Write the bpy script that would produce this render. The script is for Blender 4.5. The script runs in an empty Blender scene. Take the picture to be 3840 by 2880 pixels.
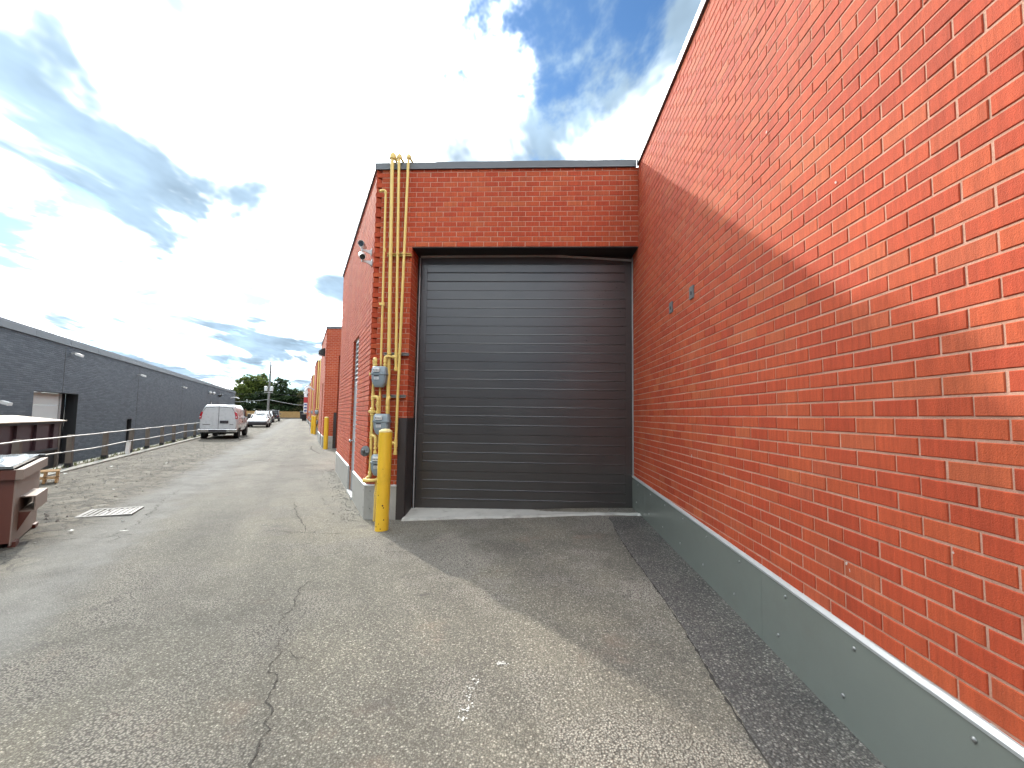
import bpy, bmesh, math, random
from math import sin, cos, pi, radians, sqrt
from mathutils import Vector, Matrix

random.seed(7)
SC = bpy.context.scene
COL = SC.collection
V = Vector

# ------------------------------------------------------------------ frame of the place
AL = 0.486020                      # alley runs this far left of the bay's depth axis
DA = V((-sin(AL), cos(AL), 0))     # along the alley
DN = V((-cos(AL), -sin(AL), 0))    # across the alley, to the left
XR, YW = 1.55, 6.59                # long right wall, face of the door wall
CX = -2.45                         # corner of the door wall
ROOF = 5.265
PER = 14.6                         # one saw-tooth unit to the next
LA = PER - (XR - CX) / sin(AL)     # length of one alley face
SUN = V((-0.772, 1.0, 0.755)).normalized()

# ------------------------------------------------------------------ camera
CAM_F, CAM_YAW, CAM_PITCH, CAM_ROLL = 1676.307 / 3840, 0.0466811, 0.0694184, 0.0146387
cam_d = bpy.data.cameras.new('camera')
cam = bpy.data.objects.new('camera', cam_d)
COL.objects.link(cam)
SC.camera = cam
fwd = V((-sin(CAM_YAW) * cos(CAM_PITCH), cos(CAM_YAW) * cos(CAM_PITCH), sin(CAM_PITCH)))
rt = V((cos(CAM_YAW), sin(CAM_YAW), 0))
up = rt.cross(fwd)
rt, up = cos(CAM_ROLL) * rt + sin(CAM_ROLL) * up, -sin(CAM_ROLL) * rt + cos(CAM_ROLL) * up
CAMP = V((0, 0, 1.5))
m = Matrix((rt, up, -fwd)).transposed().to_4x4()
m.translation = CAMP
cam.matrix_world = m
cam_d.sensor_width = 36
cam_d.lens = 36 * CAM_F
cam_d.clip_start = 0.05
cam_d.clip_end = 9000


def project(p):
    q = p - CAMP
    d = q.dot(fwd)
    if d < 0.05:
        return None
    return (0.5 + CAM_F * q.dot(rt) / d, 0.375 - CAM_F * q.dot(up) / d)


# ------------------------------------------------------------------ node helper
class NT:
    def __init__(s, tree):
        s.t = tree

    def n(s, typ, props=None, **inp):
        nd = s.t.nodes.new(typ)
        for k, v in (props or {}).items():
            setattr(nd, k, v)
        for k, v in inp.items():
            s.set(nd, k, v)
        return nd

    def set(s, nd, k, v):
        if isinstance(k, str) and k.startswith('i') and k[1:].isdigit():
            sock = nd.inputs[int(k[1:])]
        else:
            sock = nd.inputs[k.replace('_', ' ')]
        if isinstance(v, bpy.types.NodeSocket):
            s.t.links.new(v, sock)
        elif isinstance(v, bpy.types.Node):
            s.t.links.new(v.outputs[0], sock)
        else:
            if sock.type == 'RGBA' and len(v) == 3:
                v = (*v, 1)
            sock.default_value = v

    def math(s, op, a, b=0.0, c=0.0, clamp=False):
        nd = s.n('ShaderNodeMath', {'operation': op, 'use_clamp': clamp}, i0=a, i1=b, i2=c)
        return nd.outputs[0]

    def vmath(s, op, a, b=(0, 0, 0)):
        nd = s.n('ShaderNodeVectorMath', {'operation': op}, i0=a, i1=b)
        return nd.outputs[1] if op in ('DOT_PRODUCT', 'LENGTH') else nd.outputs[0]

    def mix(s, f, a, b, mode='MIX'):
        nd = s.n('ShaderNodeMix', {'data_type': 'RGBA', 'blend_type': mode})
        s.set(nd, 'i0', f)
        s.set(nd, 'i6', a)
        s.set(nd, 'i7', b)
        return nd.outputs[2]

    def noise(s, vec, scale, detail=4.0, rough=0.55, dist=0.0):
        nd = s.n('ShaderNodeTexNoise', None, Vector=vec, Scale=scale, Detail=detail, Roughness=rough, Distortion=dist)
        return nd.outputs['Fac']

    def voro(s, vec, scale, feature='F1'):
        return s.n('ShaderNodeTexVoronoi', {'feature': feature}, Vector=vec, Scale=scale)

    def step(s, v, lo, hi):
        nd = s.n('ShaderNodeMapRange', {'interpolation_type': 'SMOOTHSTEP'}, i0=v, i1=lo, i2=hi)
        return nd.outputs[0]

    def ramp(s, f, stops):
        nd = s.n('ShaderNodeValToRGB')
        s.set(nd, 'i0', f)
        el = nd.color_ramp.elements
        while len(el) < len(stops):
            el.new(0.5)
        for e, (p, c) in zip(el, stops):
            e.position = p
            e.color = (*c, 1)
        return nd.outputs[0]

    def scalev(s, vec, sc):
        return s.vmath('MULTIPLY', vec, sc)


# ------------------------------------------------------------------ world: daylight sky with broken cloud
EXPO = 1.87
SKY_STRENGTH = 0.05
SUN_STRENGTH = 1.22
world = bpy.data.worlds.new('World')
SC.world = world
world.use_nodes = True
wt = world.node_tree
wt.nodes.clear()
w = NT(wt)
gen = w.n('ShaderNodeTexCoord').outputs['Generated']
sky = w.n('ShaderNodeTexSky', {'sky_type': 'NISHITA', 'sun_disc': False, 'sun_elevation': math.asin(SUN.z),
                               'sun_rotation': math.atan2(SUN.x, SUN.y), 'air_density': 1.0, 'dust_density': 0.6, 'ozone_density': 2.0})
blue = w.vmath('MULTIPLY', sky.outputs[0], (SKY_STRENGTH * 0.52, SKY_STRENGTH * 0.78, SKY_STRENGTH * 0.98))
sep = w.n('ShaderNodeSeparateXYZ', None, i0=gen)
zz = w.math('MAXIMUM', sep.outputs[2], 0.0)
den = w.math('ADD', zz, 0.16)
px = w.math('DIVIDE', sep.outputs[0], den)
py = w.math('DIVIDE', sep.outputs[1], den)
cp = w.n('ShaderNodeCombineXYZ', None, i0=px, i1=py, i2=0.0).outputs[0]
# clouds drawn out along the wind
mp = w.n('ShaderNodeMapping', {'vector_type': 'POINT'}, Vector=cp)
mp.inputs['Rotation'].default_value = (0, 0, radians(28))
mp.inputs['Scale'].default_value = (1.0, 0.62, 1)
mp.inputs['Location'].default_value = (91.540, 38.900, 0)
cpos = mp.outputs[0]
c1 = w.noise(cpos, 1.9, 6, 0.60, 0.25)
c2o = w.vmath('ADD', cpos, (21.0, 6.0, 2.0))
c2 = w.noise(c2o, 1.75, 5, 0.58, 0.35)
cosun = w.math('MAXIMUM', w.vmath('DOT_PRODUCT', gen, tuple(SUN)), 0.0)
glow = w.math('POWER', cosun, 16.0)
glow_w = w.math('POWER', cosun, 4.0)
cover = w.step(w.math('ADD', c1, w.math('MULTIPLY', glow, 0.08)), 0.385, 0.515)
low = w.math('MULTIPLY', w.math('SUBTRACT', 1.0, w.step(zz, 0.08, 0.42)), 0.05)
thick = w.step(w.math('SUBTRACT', w.math('ADD', c2, low), w.math('MULTIPLY', glow, 0.14)), 0.415, 0.60)
lit = w.math('ADD', 1.75, w.math('MULTIPLY', glow_w, 2.4))
thick = w.math('SUBTRACT', 1.0, w.math('POWER', w.math('SUBTRACT', 1.0, thick), 2.4))
cover = w.math('POWER', cover, 2.1)
white = w.vmath('SCALE', (0.93, 0.98, 1.0))
wt.links.new(lit, white.node.inputs['Scale'])
grey = w.vmath('SCALE', (0.142, 0.196, 0.250))
c3 = w.noise(w.vmath('ADD', cpos, (4.3, 9.1, 5.0)), 3.1, 4, 0.6)
wt.links.new(w.math('ADD', w.math('MULTIPLY_ADD', c3, 1.8, -0.1), w.math('MULTIPLY', glow_w, 0.35)), grey.node.inputs['Scale'])
cloud = w.mix(thick, white, grey)
skyc = w.mix(cover, blue, cloud)
haze_f = w.math('SUBTRACT', 1.0, w.step(zz, 0.0, 0.09))
skyc = w.mix(w.math('MULTIPLY', haze_f, 0.6), skyc, (0.14, 0.19, 0.24))
bg = w.n('ShaderNodeBackground', None, Color=skyc, Strength=1.0)
wo = w.n('ShaderNodeOutputWorld')
wt.links.new(bg.outputs[0], wo.inputs[0])
world.cycles.sampling_method = 'MANUAL'
world.cycles.sample_map_resolution = 512

# ------------------------------------------------------------------ sun
sd = bpy.data.lights.new('sun', 'SUN')
sd.energy = SUN_STRENGTH
sd.angle = radians(0.9)
sd.color = (1.0, 0.93, 0.82)
so = bpy.data.objects.new('sun', sd)
COL.objects.link(so)
so.rotation_euler = SUN.to_track_quat('Z', 'Y').to_euler()

vs = SC.view_settings
vs.view_transform = 'Standard'
vs.look = 'None'
vs.exposure = EXPO
vs.gamma = 1
vs.use_curve_mapping = False
SC.cycles.use_adaptive_sampling = True
SC.cycles.adaptive_threshold = 0.03
SC.cycles.max_bounces = 4
SC.cycles.diffuse_bounces = 3
SC.cycles.glossy_bounces = 2
SC.cycles.transparent_max_bounces = 8

# ------------------------------------------------------------------ materials
MATS = {}


def new_mat(name):
    mt = bpy.data.materials.new(name)
    mt.use_nodes = True
    mt.node_tree.nodes.clear()
    t = NT(mt.node_tree)
    b = t.n('ShaderNodeBsdfPrincipled')
    o = t.n('ShaderNodeOutputMaterial')
    t.t.links.new(b.outputs[0], o.inputs[0])
    MATS[name] = mt
    return t, b


def pos(t):
    return t.n('ShaderNodeNewGeometry').outputs['Position']


def bump(t, b, h, strength, dist):
    bp = t.n('ShaderNodeBump', None, Strength=strength, Distance=dist, Height=h)
    t.t.links.new(bp.outputs[0], b.inputs['Normal'])


def simple(name, col, rough=0.5, metal=0.0, var=0.12, vscale=6.0, bmp=0.0, bscale=40.0, spec=0.5, dirt=0.0, dirtcol=(0.10, 0.085, 0.07), coat=0.0):
    t, b = new_mat(name)
    p = pos(t)
    n1 = t.noise(p, vscale, 5, 0.6)
    f = t.math('MULTIPLY_ADD', n1, var * 2, 1 - var)
    c = t.mix(1.0, (col[0], col[1], col[2]), f, 'MULTIPLY')
    if dirt:
        n2 = t.step(t.noise(p, vscale * 0.7, 8, 0.7), 0.50, 0.72)
        c = t.mix(t.math('MULTIPLY', n2, dirt), c, dirtcol)
    t.set(b, 'Base Color', c)
    t.set(b, 'Roughness', t.math('MULTIPLY_ADD', n1, 0.16, max(rough - 0.08, 0.02)))
    b.inputs['Metallic'].default_value = metal
    b.inputs['Specular IOR Level'].default_value = spec
    if coat:
        b.inputs['Coat Weight'].default_value = coat
        b.inputs['Coat Roughness'].default_value = 0.05
    if bmp:
        bump(t, b, t.noise(p, bscale, 6, 0.65), bmp, 0.01)
    return MATS[name]


# --- brick: every brick its own tone
def brick_colour(t, r, p):
    c = t.ramp(r, [(0.0, (0.365, 0.053, 0.020)), (0.30, (0.400, 0.061, 0.023)), (0.60, (0.420, 0.072, 0.026)),
                   (0.82, (0.430, 0.082, 0.029)), (0.92, (0.400, 0.080, 0.034)), (1.0, (0.440, 0.100, 0.036))])
    streak = t.noise(t.scalev(p, (46, 46, 5)), 1.0, 3, 0.6)
    c = t.mix(0.45, c, t.ramp(streak, [(0.25, (0.55, 0.55, 0.55)), (0.75, (1.45, 1.4, 1.35))]), 'MULTIPLY')
    grain = t.noise(p, 210, 2, 0.7)
    c = t.mix(0.35, c, t.ramp(grain, [(0.3, (0.6, 0.6, 0.6)), (0.7, (1.35, 1.35, 1.35))]), 'MULTIPLY')
    spk = t.voro(p, 60)
    dark = t.math('LESS_THAN', spk.outputs['Distance'], 0.075)
    c = t.mix(t.math('MULTIPLY', dark, 0.6), c, (0.06, 0.03, 0.025))
    big = t.noise(p, 0.55, 4, 0.6)
    c = t.mix(0.5, c, t.ramp(big, [(0.3, (0.85, 0.84, 0.86)), (0.7, (1.12, 1.12, 1.08))]), 'MULTIPLY')
    run = t.noise(t.scalev(p, (2.2, 2.2, 0.28)), 1.0, 4, 0.6)
    c = t.mix(0.42, c, t.ramp(run, [(0.30, (0.78, 0.77, 0.78)), (0.5, (1, 1, 1)), (0.72, (1.14, 1.16, 1.17))]), 'MULTIPLY')
    return c, streak, grain


t, b = new_mat('brick')
p = pos(t)
att = t.n('ShaderNodeAttribute', {'attribute_name': 'bv'}).outputs['Fac']
oi = t.n('ShaderNodeObjectInfo').outputs['Random']
r = t.math('FRACT', t.math('ADD', att, oi))
c, st, gr = brick_colour(t, r, p)
t.set(b, 'Base Color', c)
b.inputs['Roughness'].default_value = 0.82
b.inputs['Specular IOR Level'].default_value = 0.28
h = t.math('ADD', t.math('MULTIPLY', st, 0.5), t.math('MULTIPLY', gr, 0.6))
bump(t, b, h, 0.55, 0.006)

t, b = new_mat('mortar')
p = pos(t)
n1 = t.noise(p, 9, 6, 0.65)
n2 = t.noise(p, 130, 4, 0.7)
c = t.ramp(n1, [(0.3, (0.43, 0.225, 0.155)), (0.7, (0.56, 0.335, 0.245))])
c = t.mix(0.5, c, t.ramp(n2, [(0.3, (0.7, 0.7, 0.7)), (0.7, (1.2, 1.2, 1.2))]), 'MULTIPLY')
t.set(b, 'Base Color', c)
b.inputs['Roughness'].default_value = 0.92
b.inputs['Specular IOR Level'].default_value = 0.2
bump(t, b, n2, 0.6, 0.006)

# far walls: the same bond, too small to see a single piece
t, b = new_mat('brick_far')
uv = t.n('ShaderNodeTexCoord').outputs['UV']
bt = t.n('ShaderNodeTexBrick', {'offset': 0.5}, Vector=uv, Scale=1.0, Mortar_Size=0.006, Brick_Width=0.21, Row_Height=0.0785)
for k, cc in (('Color1', (0.36, 0.056, 0.022)), ('Color2', (0.43, 0.085, 0.031)), ('Mortar', (0.48, 0.24, 0.17))):
    bt.inputs[k].default_value = (*cc, 1)
p = pos(t)
c = t.mix(0.5, bt.outputs[0], t.ramp(t.noise(p, 1.1, 5, 0.6), [(0.3, (0.8, 0.8, 0.8)), (0.7, (1.15, 1.15, 1.15))]), 'MULTIPLY')
t.set(b, 'Base Color', c)
b.inputs['Roughness'].default_value = 0.85
b.inputs['Specular IOR Level'].default_value = 0.28
bump(t, b, t.math('SUBTRACT', 1.0, bt.outputs['Fac']), 0.6, 0.008)

# painted grey block wall across the alley
t, b = new_mat('grey_brick')
uv = t.n('ShaderNodeTexCoord').outputs['UV']
wob = t.noise(pos(t), 1.5, 2, 0.5)
bt = t.n('ShaderNodeTexBrick', {'offset': 0.5}, Vector=uv, Scale=1.0, Mortar_Size=0.008, Brick_Width=0.40, Row_Height=0.0785, Bias=0.0)
for k, cc in (('Color1', (0.046, 0.057, 0.071)), ('Color2', (0.086, 0.099, 0.115)), ('Mortar', (0.038, 0.047, 0.059))):
    bt.inputs[k].default_value = (*cc, 1)
p = pos(t)
cl = t.noise(t.scalev(p, (1.3, 1.3, 5.0)), 1.0, 6, 0.62)
c = t.mix(0.7, bt.outputs[0], t.ramp(cl, [(0.3, (0.72, 0.73, 0.76)), (0.7, (1.25, 1.24, 1.2))]), 'MULTIPLY')
t.set(b, 'Base Color', c)
b.inputs['Roughness'].default_value = 0.7
bump(t, b, t.math('ADD', t.math('SUBTRACT', 1.0, bt.outputs['Fac']), t.math('MULTIPLY', cl, 0.8)), 0.7, 0.01)


# --- asphalt of the alley, in alley coordinates
def aggregate(t, p, sc, lo, hi):
    v1 = t.voro(p, sc)
    g = t.n('ShaderNodeSeparateColor', None, i0=v1.outputs['Color']).outputs[0]
    stone = t.ramp(g, [(0.0, lo), (0.62, tuple((a + b_) / 2 for a, b_ in zip(lo, hi))), (0.86, hi), (1.0, tuple(min(x * 1.75, 0.8) for x in hi))])
    edge = t.step(v1.outputs['Distance'], 0.22, 0.62)
    return t.mix(t.math('MULTIPLY', edge, 0.70), stone, tuple(x * 0.42 for x in lo)), v1.outputs['Distance']


t, b = new_mat('asphalt')
p = pos(t)
na = t.vmath('DOT_PRODUCT', p, tuple(DA))
nn = t.vmath('DOT_PRODUCT', p, tuple(DN))
wig = t.noise(p, 0.55, 3, 0.6)
wig2 = t.noise(p, 3.0, 4, 0.65)
nw = t.math('ADD', nn, t.math('ADD', t.math('MULTIPLY_ADD', wig, 1.3, -0.65), t.math('MULTIPLY_ADD', wig2, 0.35, -0.17)))
agg, dist = aggregate(t, p, 88, (0.130, 0.125, 0.111), (0.285, 0.275, 0.243))
agg2, dist2 = aggregate(t, p, 165, (0.13, 0.122, 0.105), (0.25, 0.24, 0.21))
c = t.mix(0.35, agg, agg2)
c = t.mix(1.0, c, (0.93, 0.92, 0.88), 'MULTIPLY')
# broad tone changes, tyre-polished lanes, faint rusty stains
bl = t.noise(p, 0.42, 4, 0.6)
c = t.mix(0.85, c, t.ramp(bl, [(0.28, (0.66, 0.67, 0.70)), (0.5, (1.0, 1.0, 1.0)), (0.72, (1.30, 1.26, 1.17))]), 'MULTIPLY')
rav = t.step(t.noise(t.vmath('ADD', p, (7, 1, 0)), 0.9, 4, 0.65), 0.47, 0.62)
c = t.mix(t.math('MULTIPLY', rav, 0.75), c, t.ramp(dist, [(0.10, (0.36, 0.34, 0.29)), (0.42, (0.19, 0.180, 0.157)), (0.75, (0.075, 0.071, 0.064))]))
rs = t.step(t.noise(t.vmath('ADD', p, (5, 2, 0)), 1.3, 5, 0.65), 0.58, 0.75)
c = t.mix(t.math('MULTIPLY', rs, 0.28), c, (0.21, 0.14, 0.105))
oil = t.step(t.noise(t.vmath('ADD', p, (1, 9, 0)), 1.9, 4, 0.7), 0.60, 0.74)
c = t.mix(t.math('MULTIPLY', oil, 0.5), c, (0.06, 0.057, 0.055))
lane = t.step(na, 5.0, 13.0)
c = t.mix(t.math('MULTIPLY', lane, 0.55), c, t.ramp(wig2, [(0.3, (0.125, 0.121, 0.108)), (0.7, (0.185, 0.179, 0.160))]))
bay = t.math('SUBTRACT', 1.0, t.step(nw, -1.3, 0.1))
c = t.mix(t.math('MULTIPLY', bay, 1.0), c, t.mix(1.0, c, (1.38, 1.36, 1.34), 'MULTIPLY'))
str_ = t.noise(t.n('ShaderNodeCombineXYZ', None, i0=t.math('MULTIPLY', na, 0.16), i1=t.math('MULTIPLY', nn, 1.5), i2=0.0).outputs[0], 1.0, 3, 0.55)
c = t.mix(0.6, c, t.ramp(str_, [(0.32, (0.76, 0.76, 0.77)), (0.68, (1.25, 1.24, 1.2))]), 'MULTIPLY')
# light, worn drainage swale
sw = t.math('MULTIPLY', t.step(nw, 1.45, 1.95), t.math('SUBTRACT', 1.0, t.step(nw, 2.35, 3.1)))
c = t.mix(t.math('MULTIPLY', sw, 0.62), c, t.mix(0.35, t.ramp(wig2, [(0.3, (0.118, 0.12, 0.116)), (0.7, (0.21, 0.212, 0.205))]), agg2))
# old, alligator-cracked strip by the railing
old = t.step(nw, 2.25, 2.9)
oc = t.ramp(t.noise(t.vmath('ADD', p, (3, 3, 0)), 2.1, 5, 0.75, 1.2), [(0.32, (0.030, 0.028, 0.027)), (0.43, (0.085, 0.078, 0.064)), (0.55, (0.125, 0.110, 0.082)), (0.70, (0.230, 0.218, 0.186))])
oc = t.mix(0.25, oc, agg2)
pd = t.vmath('ADD', p, t.vmath('SCALE', t.n('ShaderNodeTexNoise', None, Vector=p, Scale=2.2, Detail=4.0).outputs['Color']))
ck = t.n('ShaderNodeTexVoronoi', {'feature': 'DISTANCE_TO_EDGE'}, Vector=pd, Scale=2.1).outputs['Distance']
ck2 = t.n('ShaderNodeTexVoronoi', {'feature': 'DISTANCE_TO_EDGE'}, Vector=pd, Scale=0.62).outputs['Distance']
crk = t.math('MAXIMUM', t.math('SUBTRACT', 1.0, t.step(ck, 0.010, 0.055)), t.math('SUBTRACT', 1.0, t.step(ck2, 0.004, 0.016)))
oc = t.mix(t.math('MULTIPLY', crk, 0.85), oc, (0.035, 0.032, 0.028))
c = t.mix(t.math('MULTIPLY', old, 0.9), c, oc)
# sparse hairline cracks in the lane
thin = t.math('MULTIPLY', t.math('SUBTRACT', 1.0, t.step(ck2, 0.0015, 0.007)), t.step(bl, 0.5, 0.62))
c = t.mix(t.math('MULTIPLY', thin, 0.6), c, (0.045, 0.042, 0.04))
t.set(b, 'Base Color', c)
b.inputs['Roughness'].default_value = 0.85
b.inputs['Specular IOR Level'].default_value = 0.08
hh = t.math('ADD', t.math('MULTIPLY', t.math('SUBTRACT', 1.0, dist), 1.0), t.math('MULTIPLY', t.math('SUBTRACT', 1.0, dist2), 0.4))
hh = t.math('MULTIPLY', hh, t.math('MULTIPLY_ADD', rav, 0.9, 0.65))
hh = t.math('ADD', hh, t.math('MULTIPLY', wig2, 2.0))
bump(t, b, hh, 0.75, 0.009)

t, b = new_mat('asphalt_patch')
p = pos(t)
agg, dist = aggregate(t, p, 80, (0.078, 0.073, 0.067), (0.205, 0.194, 0.175))
bl = t.noise(p, 2.2, 6, 0.65)
c = t.mix(0.8, agg, t.ramp(bl, [(0.3, (0.6, 0.6, 0.6)), (0.7, (1.35, 1.32, 1.25))]), 'MULTIPLY')
t.set(b, 'Base Color', c)
b.inputs['Roughness'].default_value = 0.75
bump(t, b, t.math('ADD', t.math('SUBTRACT', 1.0, dist), t.math('MULTIPLY', bl, 1.5)), 0.9, 0.010)

t, b = new_mat('yard_ground')
p = pos(t)
n1 = t.noise(p, 0.8, 8, 0.7)
n2 = t.noise(p, 14, 5, 0.7)
c = t.ramp(n1, [(0.3, (0.12, 0.115, 0.10)), (0.55, (0.19, 0.18, 0.155)), (0.75, (0.26, 0.25, 0.22))])
c = t.mix(0.5, c, t.ramp(n2, [(0.3, (0.7, 0.7, 0.7)), (0.7, (1.25, 1.25, 1.25))]), 'MULTIPLY')
t.set(b, 'Base Color', c)
b.inputs['Roughness'].default_value = 0.9
bump(t, b, n2, 0.5, 0.02)

simple('grate_iron', (0.13, 0.13, 0.12), 0.7, var=0.2, vscale=12, dirt=0.3)
simple('smear', (0.50, 0.42, 0.37), 0.9, var=0.25, vscale=60)
simple('crack', (0.058, 0.054, 0.048), 0.95, var=0.3, vscale=30, spec=0.1)
simple('sealed_seam', (0.085, 0.078, 0.068), 0.85, var=0.3, vscale=12, bmp=0.4, bscale=80)
simple('concrete', (0.47, 0.465, 0.425), 0.85, var=0.22, vscale=5, bmp=0.4, bscale=90, spec=0.3, dirt=0.5)
simple('concrete_old', (0.27, 0.26, 0.225), 0.9, var=0.3, vscale=4, bmp=0.6, bscale=50, spec=0.25, dirt=0.6)
simple('coping_metal', (0.115, 0.120, 0.125), 0.45, metal=0.2, var=0.07, vscale=3)
simple('flashing_dark', (0.205, 0.225, 0.198), 0.28, metal=0.25, var=0.10, vscale=1.6, spec=0.6, dirt=0.30, dirtcol=(0.17, 0.165, 0.14))
t_ = MATS['flashing_dark'].node_tree
b_ = [n for n in t_.nodes if n.type == 'BSDF_PRINCIPLED'][0]
t_.links.remove(b_.inputs['Roughness'].links[0])
b_.inputs['Roughness'].default_value = 0.27
simple('galvanised', (0.43, 0.43, 0.41), 0.42, metal=0.55, var=0.12, vscale=7, dirt=0.25)
simple('trim_light', (0.46, 0.47, 0.46), 0.4, metal=0.25, var=0.08, vscale=8, dirt=0.15)
simple('screw', (0.25, 0.25, 0.24), 0.4, metal=0.7)
simple('guard_dark', (0.040, 0.033, 0.032), 0.5, metal=0.2, var=0.15, vscale=5)
simple('black_steel', (0.012, 0.012, 0.013), 0.55, var=0.2)
simple('weather_strip', (0.35, 0.35, 0.34), 0.5, var=0.15, vscale=5, dirt=0.3)
simple('pipe_yellow', (0.68, 0.49, 0.14), 0.45, var=0.10, vscale=10, dirt=0.15, dirtcol=(0.28, 0.2, 0.09), bmp=0.08, bscale=60)
simple('bollard_yellow', (0.74, 0.45, 0.028), 0.40, var=0.09, vscale=5, dirt=0.22, dirtcol=(0.30, 0.17, 0.03), bmp=0.1, bscale=30)
simple('bollard_cap', (0.62, 0.50, 0.22), 0.8, var=0.3, vscale=25, bmp=0.5, bscale=50)
simple('meter_grey', (0.215, 0.265, 0.290), 0.45, var=0.08, vscale=9, bmp=0.05, bscale=120)
simple('regulator_grey', (0.11, 0.115, 0.115), 0.5, metal=0.3, var=0.15, vscale=20)
simple('meter_index', (0.62, 0.63, 0.62), 0.25, var=0.06)
simple('ink', (0.03, 0.03, 0.035), 0.6)
simple('sticker_white', (0.66, 0.68, 0.69), 0.5, var=0.05)
simple('strut_steel', (0.34, 0.335, 0.32), 0.45, metal=0.6, var=0.15, vscale=14)
simple('white_plastic', (0.68, 0.68, 0.66), 0.35, var=0.05)
simple('lens_black', (0.02, 0.02, 0.022), 0.12, spec=0.7)
simple('plate_grey', (0.15, 0.15, 0.15), 0.6, metal=0.3, var=0.2, vscale=20)
simple('door_grey', (0.40, 0.41, 0.42), 0.45, var=0.07, vscale=4, dirt=0.15)
simple('louver_white', (0.60, 0.61, 0.60), 0.45, var=0.06)
simple('chrome', (0.62, 0.62, 0.62), 0.18, metal=1.0, var=0.04)
simple('roof_gravel', (0.22, 0.21, 0.2), 0.95, var=0.2)
simple('rust_brown', (0.088, 0.023, 0.012), 0.55, var=0.22, vscale=3.5, dirt=0.3, dirtcol=(0.05, 0.022, 0.016), bmp=0.12, bscale=16)
simple('pale_brown', (0.205, 0.155, 0.122), 0.6, var=0.14, vscale=3, dirt=0.40, dirtcol=(0.19, 0.13, 0.10), bmp=0.12, bscale=16)  # paler brown on the dumpster's flank than on its front
simple('lid_plastic', (0.10, 0.11, 0.11), 0.22, var=0.15, vscale=6, spec=0.7)
simple('lid_black', (0.018, 0.019, 0.021), 0.3, var=0.2, vscale=6)
simple('container_maroon', (0.050, 0.022, 0.027), 0.55, var=0.3, vscale=2.5, dirt=0.45, dirtcol=(0.025, 0.018, 0.018), bmp=0.2, bscale=12)
simple('container_dark', (0.024, 0.024, 0.028), 0.6, var=0.4, vscale=2, dirt=0.4, dirtcol=(0.07, 0.06, 0.055))
simple('tan_sheet', (0.34, 0.285, 0.21), 0.6, var=0.10, vscale=3, dirt=0.2, dirtcol=(0.3, 0.25, 0.18))
simple('post_wood', (0.135, 0.115, 0.095), 0.85, var=0.25, vscale=8, bmp=0.6, bscale=40, spec=0.2)
simple('rail_pipe', (0.27, 0.26, 0.24), 0.5, metal=0.3, var=0.15, vscale=6)
simple('pallet_wood', (0.30, 0.185, 0.085), 0.8, var=0.2, vscale=10, bmp=0.4, bscale=50, spec=0.2)
simple('fence_wood', (0.33, 0.205, 0.085), 0.8, var=0.2, vscale=2, spec=0.2)
simple('white_door', (0.60, 0.615, 0.585), 0.5, var=0.05, vscale=2)
simple('grey_paint', (0.17, 0.18, 0.195), 0.55, var=0.1)
simple('dark_glass', (0.015, 0.018, 0.022), 0.06, spec=0.35)
simple('car_white', (0.32, 0.33, 0.33), 0.22, var=0.02, coat=0.8)
simple('van_white', (0.45, 0.46, 0.46), 0.28, var=0.03, coat=0.6)
simple('car_dark', (0.022, 0.024, 0.028), 0.2, var=0.1, coat=0.8)
simple('car_grey', (0.10, 0.105, 0.11), 0.25, var=0.1, coat=0.8)
simple('tyre', (0.014, 0.014, 0.014), 0.85, var=0.2)
simple('rim', (0.42, 0.42, 0.42), 0.3, metal=0.8, var=0.1)
simple('tail_red', (0.33, 0.012, 0.022), 0.2, var=0.1, coat=0.6)
simple('head_lamp', (0.62, 0.64, 0.66), 0.1, var=0.05, coat=0.8)
simple('plate_dark', (0.022, 0.018, 0.022), 0.5)
simple('pole_wood', (0.17, 0.165, 0.155), 0.9, var=0.2, vscale=3, spec=0.2)
simple('wire', (0.05, 0.05, 0.055), 0.7)
simple('cable_pale', (0.30, 0.31, 0.31), 0.6)
simple('transformer', (0.52, 0.535, 0.52), 0.5, var=0.06)
simple('bark', (0.085, 0.065, 0.05), 0.95, var=0.25, vscale=4, spec=0.1)
simple('house_brick', (0.15, 0.085, 0.072), 0.9, var=0.2, vscale=3)
simple('house_roof', (0.06, 0.055, 0.055), 0.9, var=0.2, vscale=2)
simple('sign_white', (0.66, 0.67, 0.67), 0.5, var=0.04)
simple('sign_red', (0.42, 0.03, 0.035), 0.5)
simple('sign_blue', (0.03, 0.06, 0.24), 0.5)
simple('lamp_dark', (0.045, 0.043, 0.04), 0.5, metal=0.3)
simple('stone_white', (0.62, 0.60, 0.56), 0.8, var=0.15, vscale=40)
simple('gravel', (0.19, 0.178, 0.155), 0.9, var=0.45, vscale=35)
simple('paint_spot', (0.50, 0.50, 0.46), 0.8, var=0.2, vscale=50)
simple('dirt', (0.115, 0.105, 0.078), 0.95, var=0.4, vscale=5, bmp=0.8, bscale=25, spec=0.1)

# overhead door: satin dark paint with rub marks and a few chips
t, b = new_mat('door_steel')
p = pos(t)
n1 = t.noise(t.scalev(p, (1.1, 1.1, 1.6)), 1.0, 6, 0.6, 0.4)
n2 = t.noise(t.scalev(p, (3, 3, 60)), 1.0, 3, 0.5)
c = t.ramp(n1, [(0.3, (0.032, 0.028, 0.026)), (0.7, (0.045, 0.041, 0.038))])
c = t.mix(0.3, c, t.ramp(n2, [(0.3, (0.8, 0.8, 0.8)), (0.7, (1.2, 1.2, 1.2))]), 'MULTIPLY')
t.set(b, 'Base Color', c)
b.inputs['Roughness'].default_value = 0.30
b.inputs['Specular IOR Level'].default_value = 0.9



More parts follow.
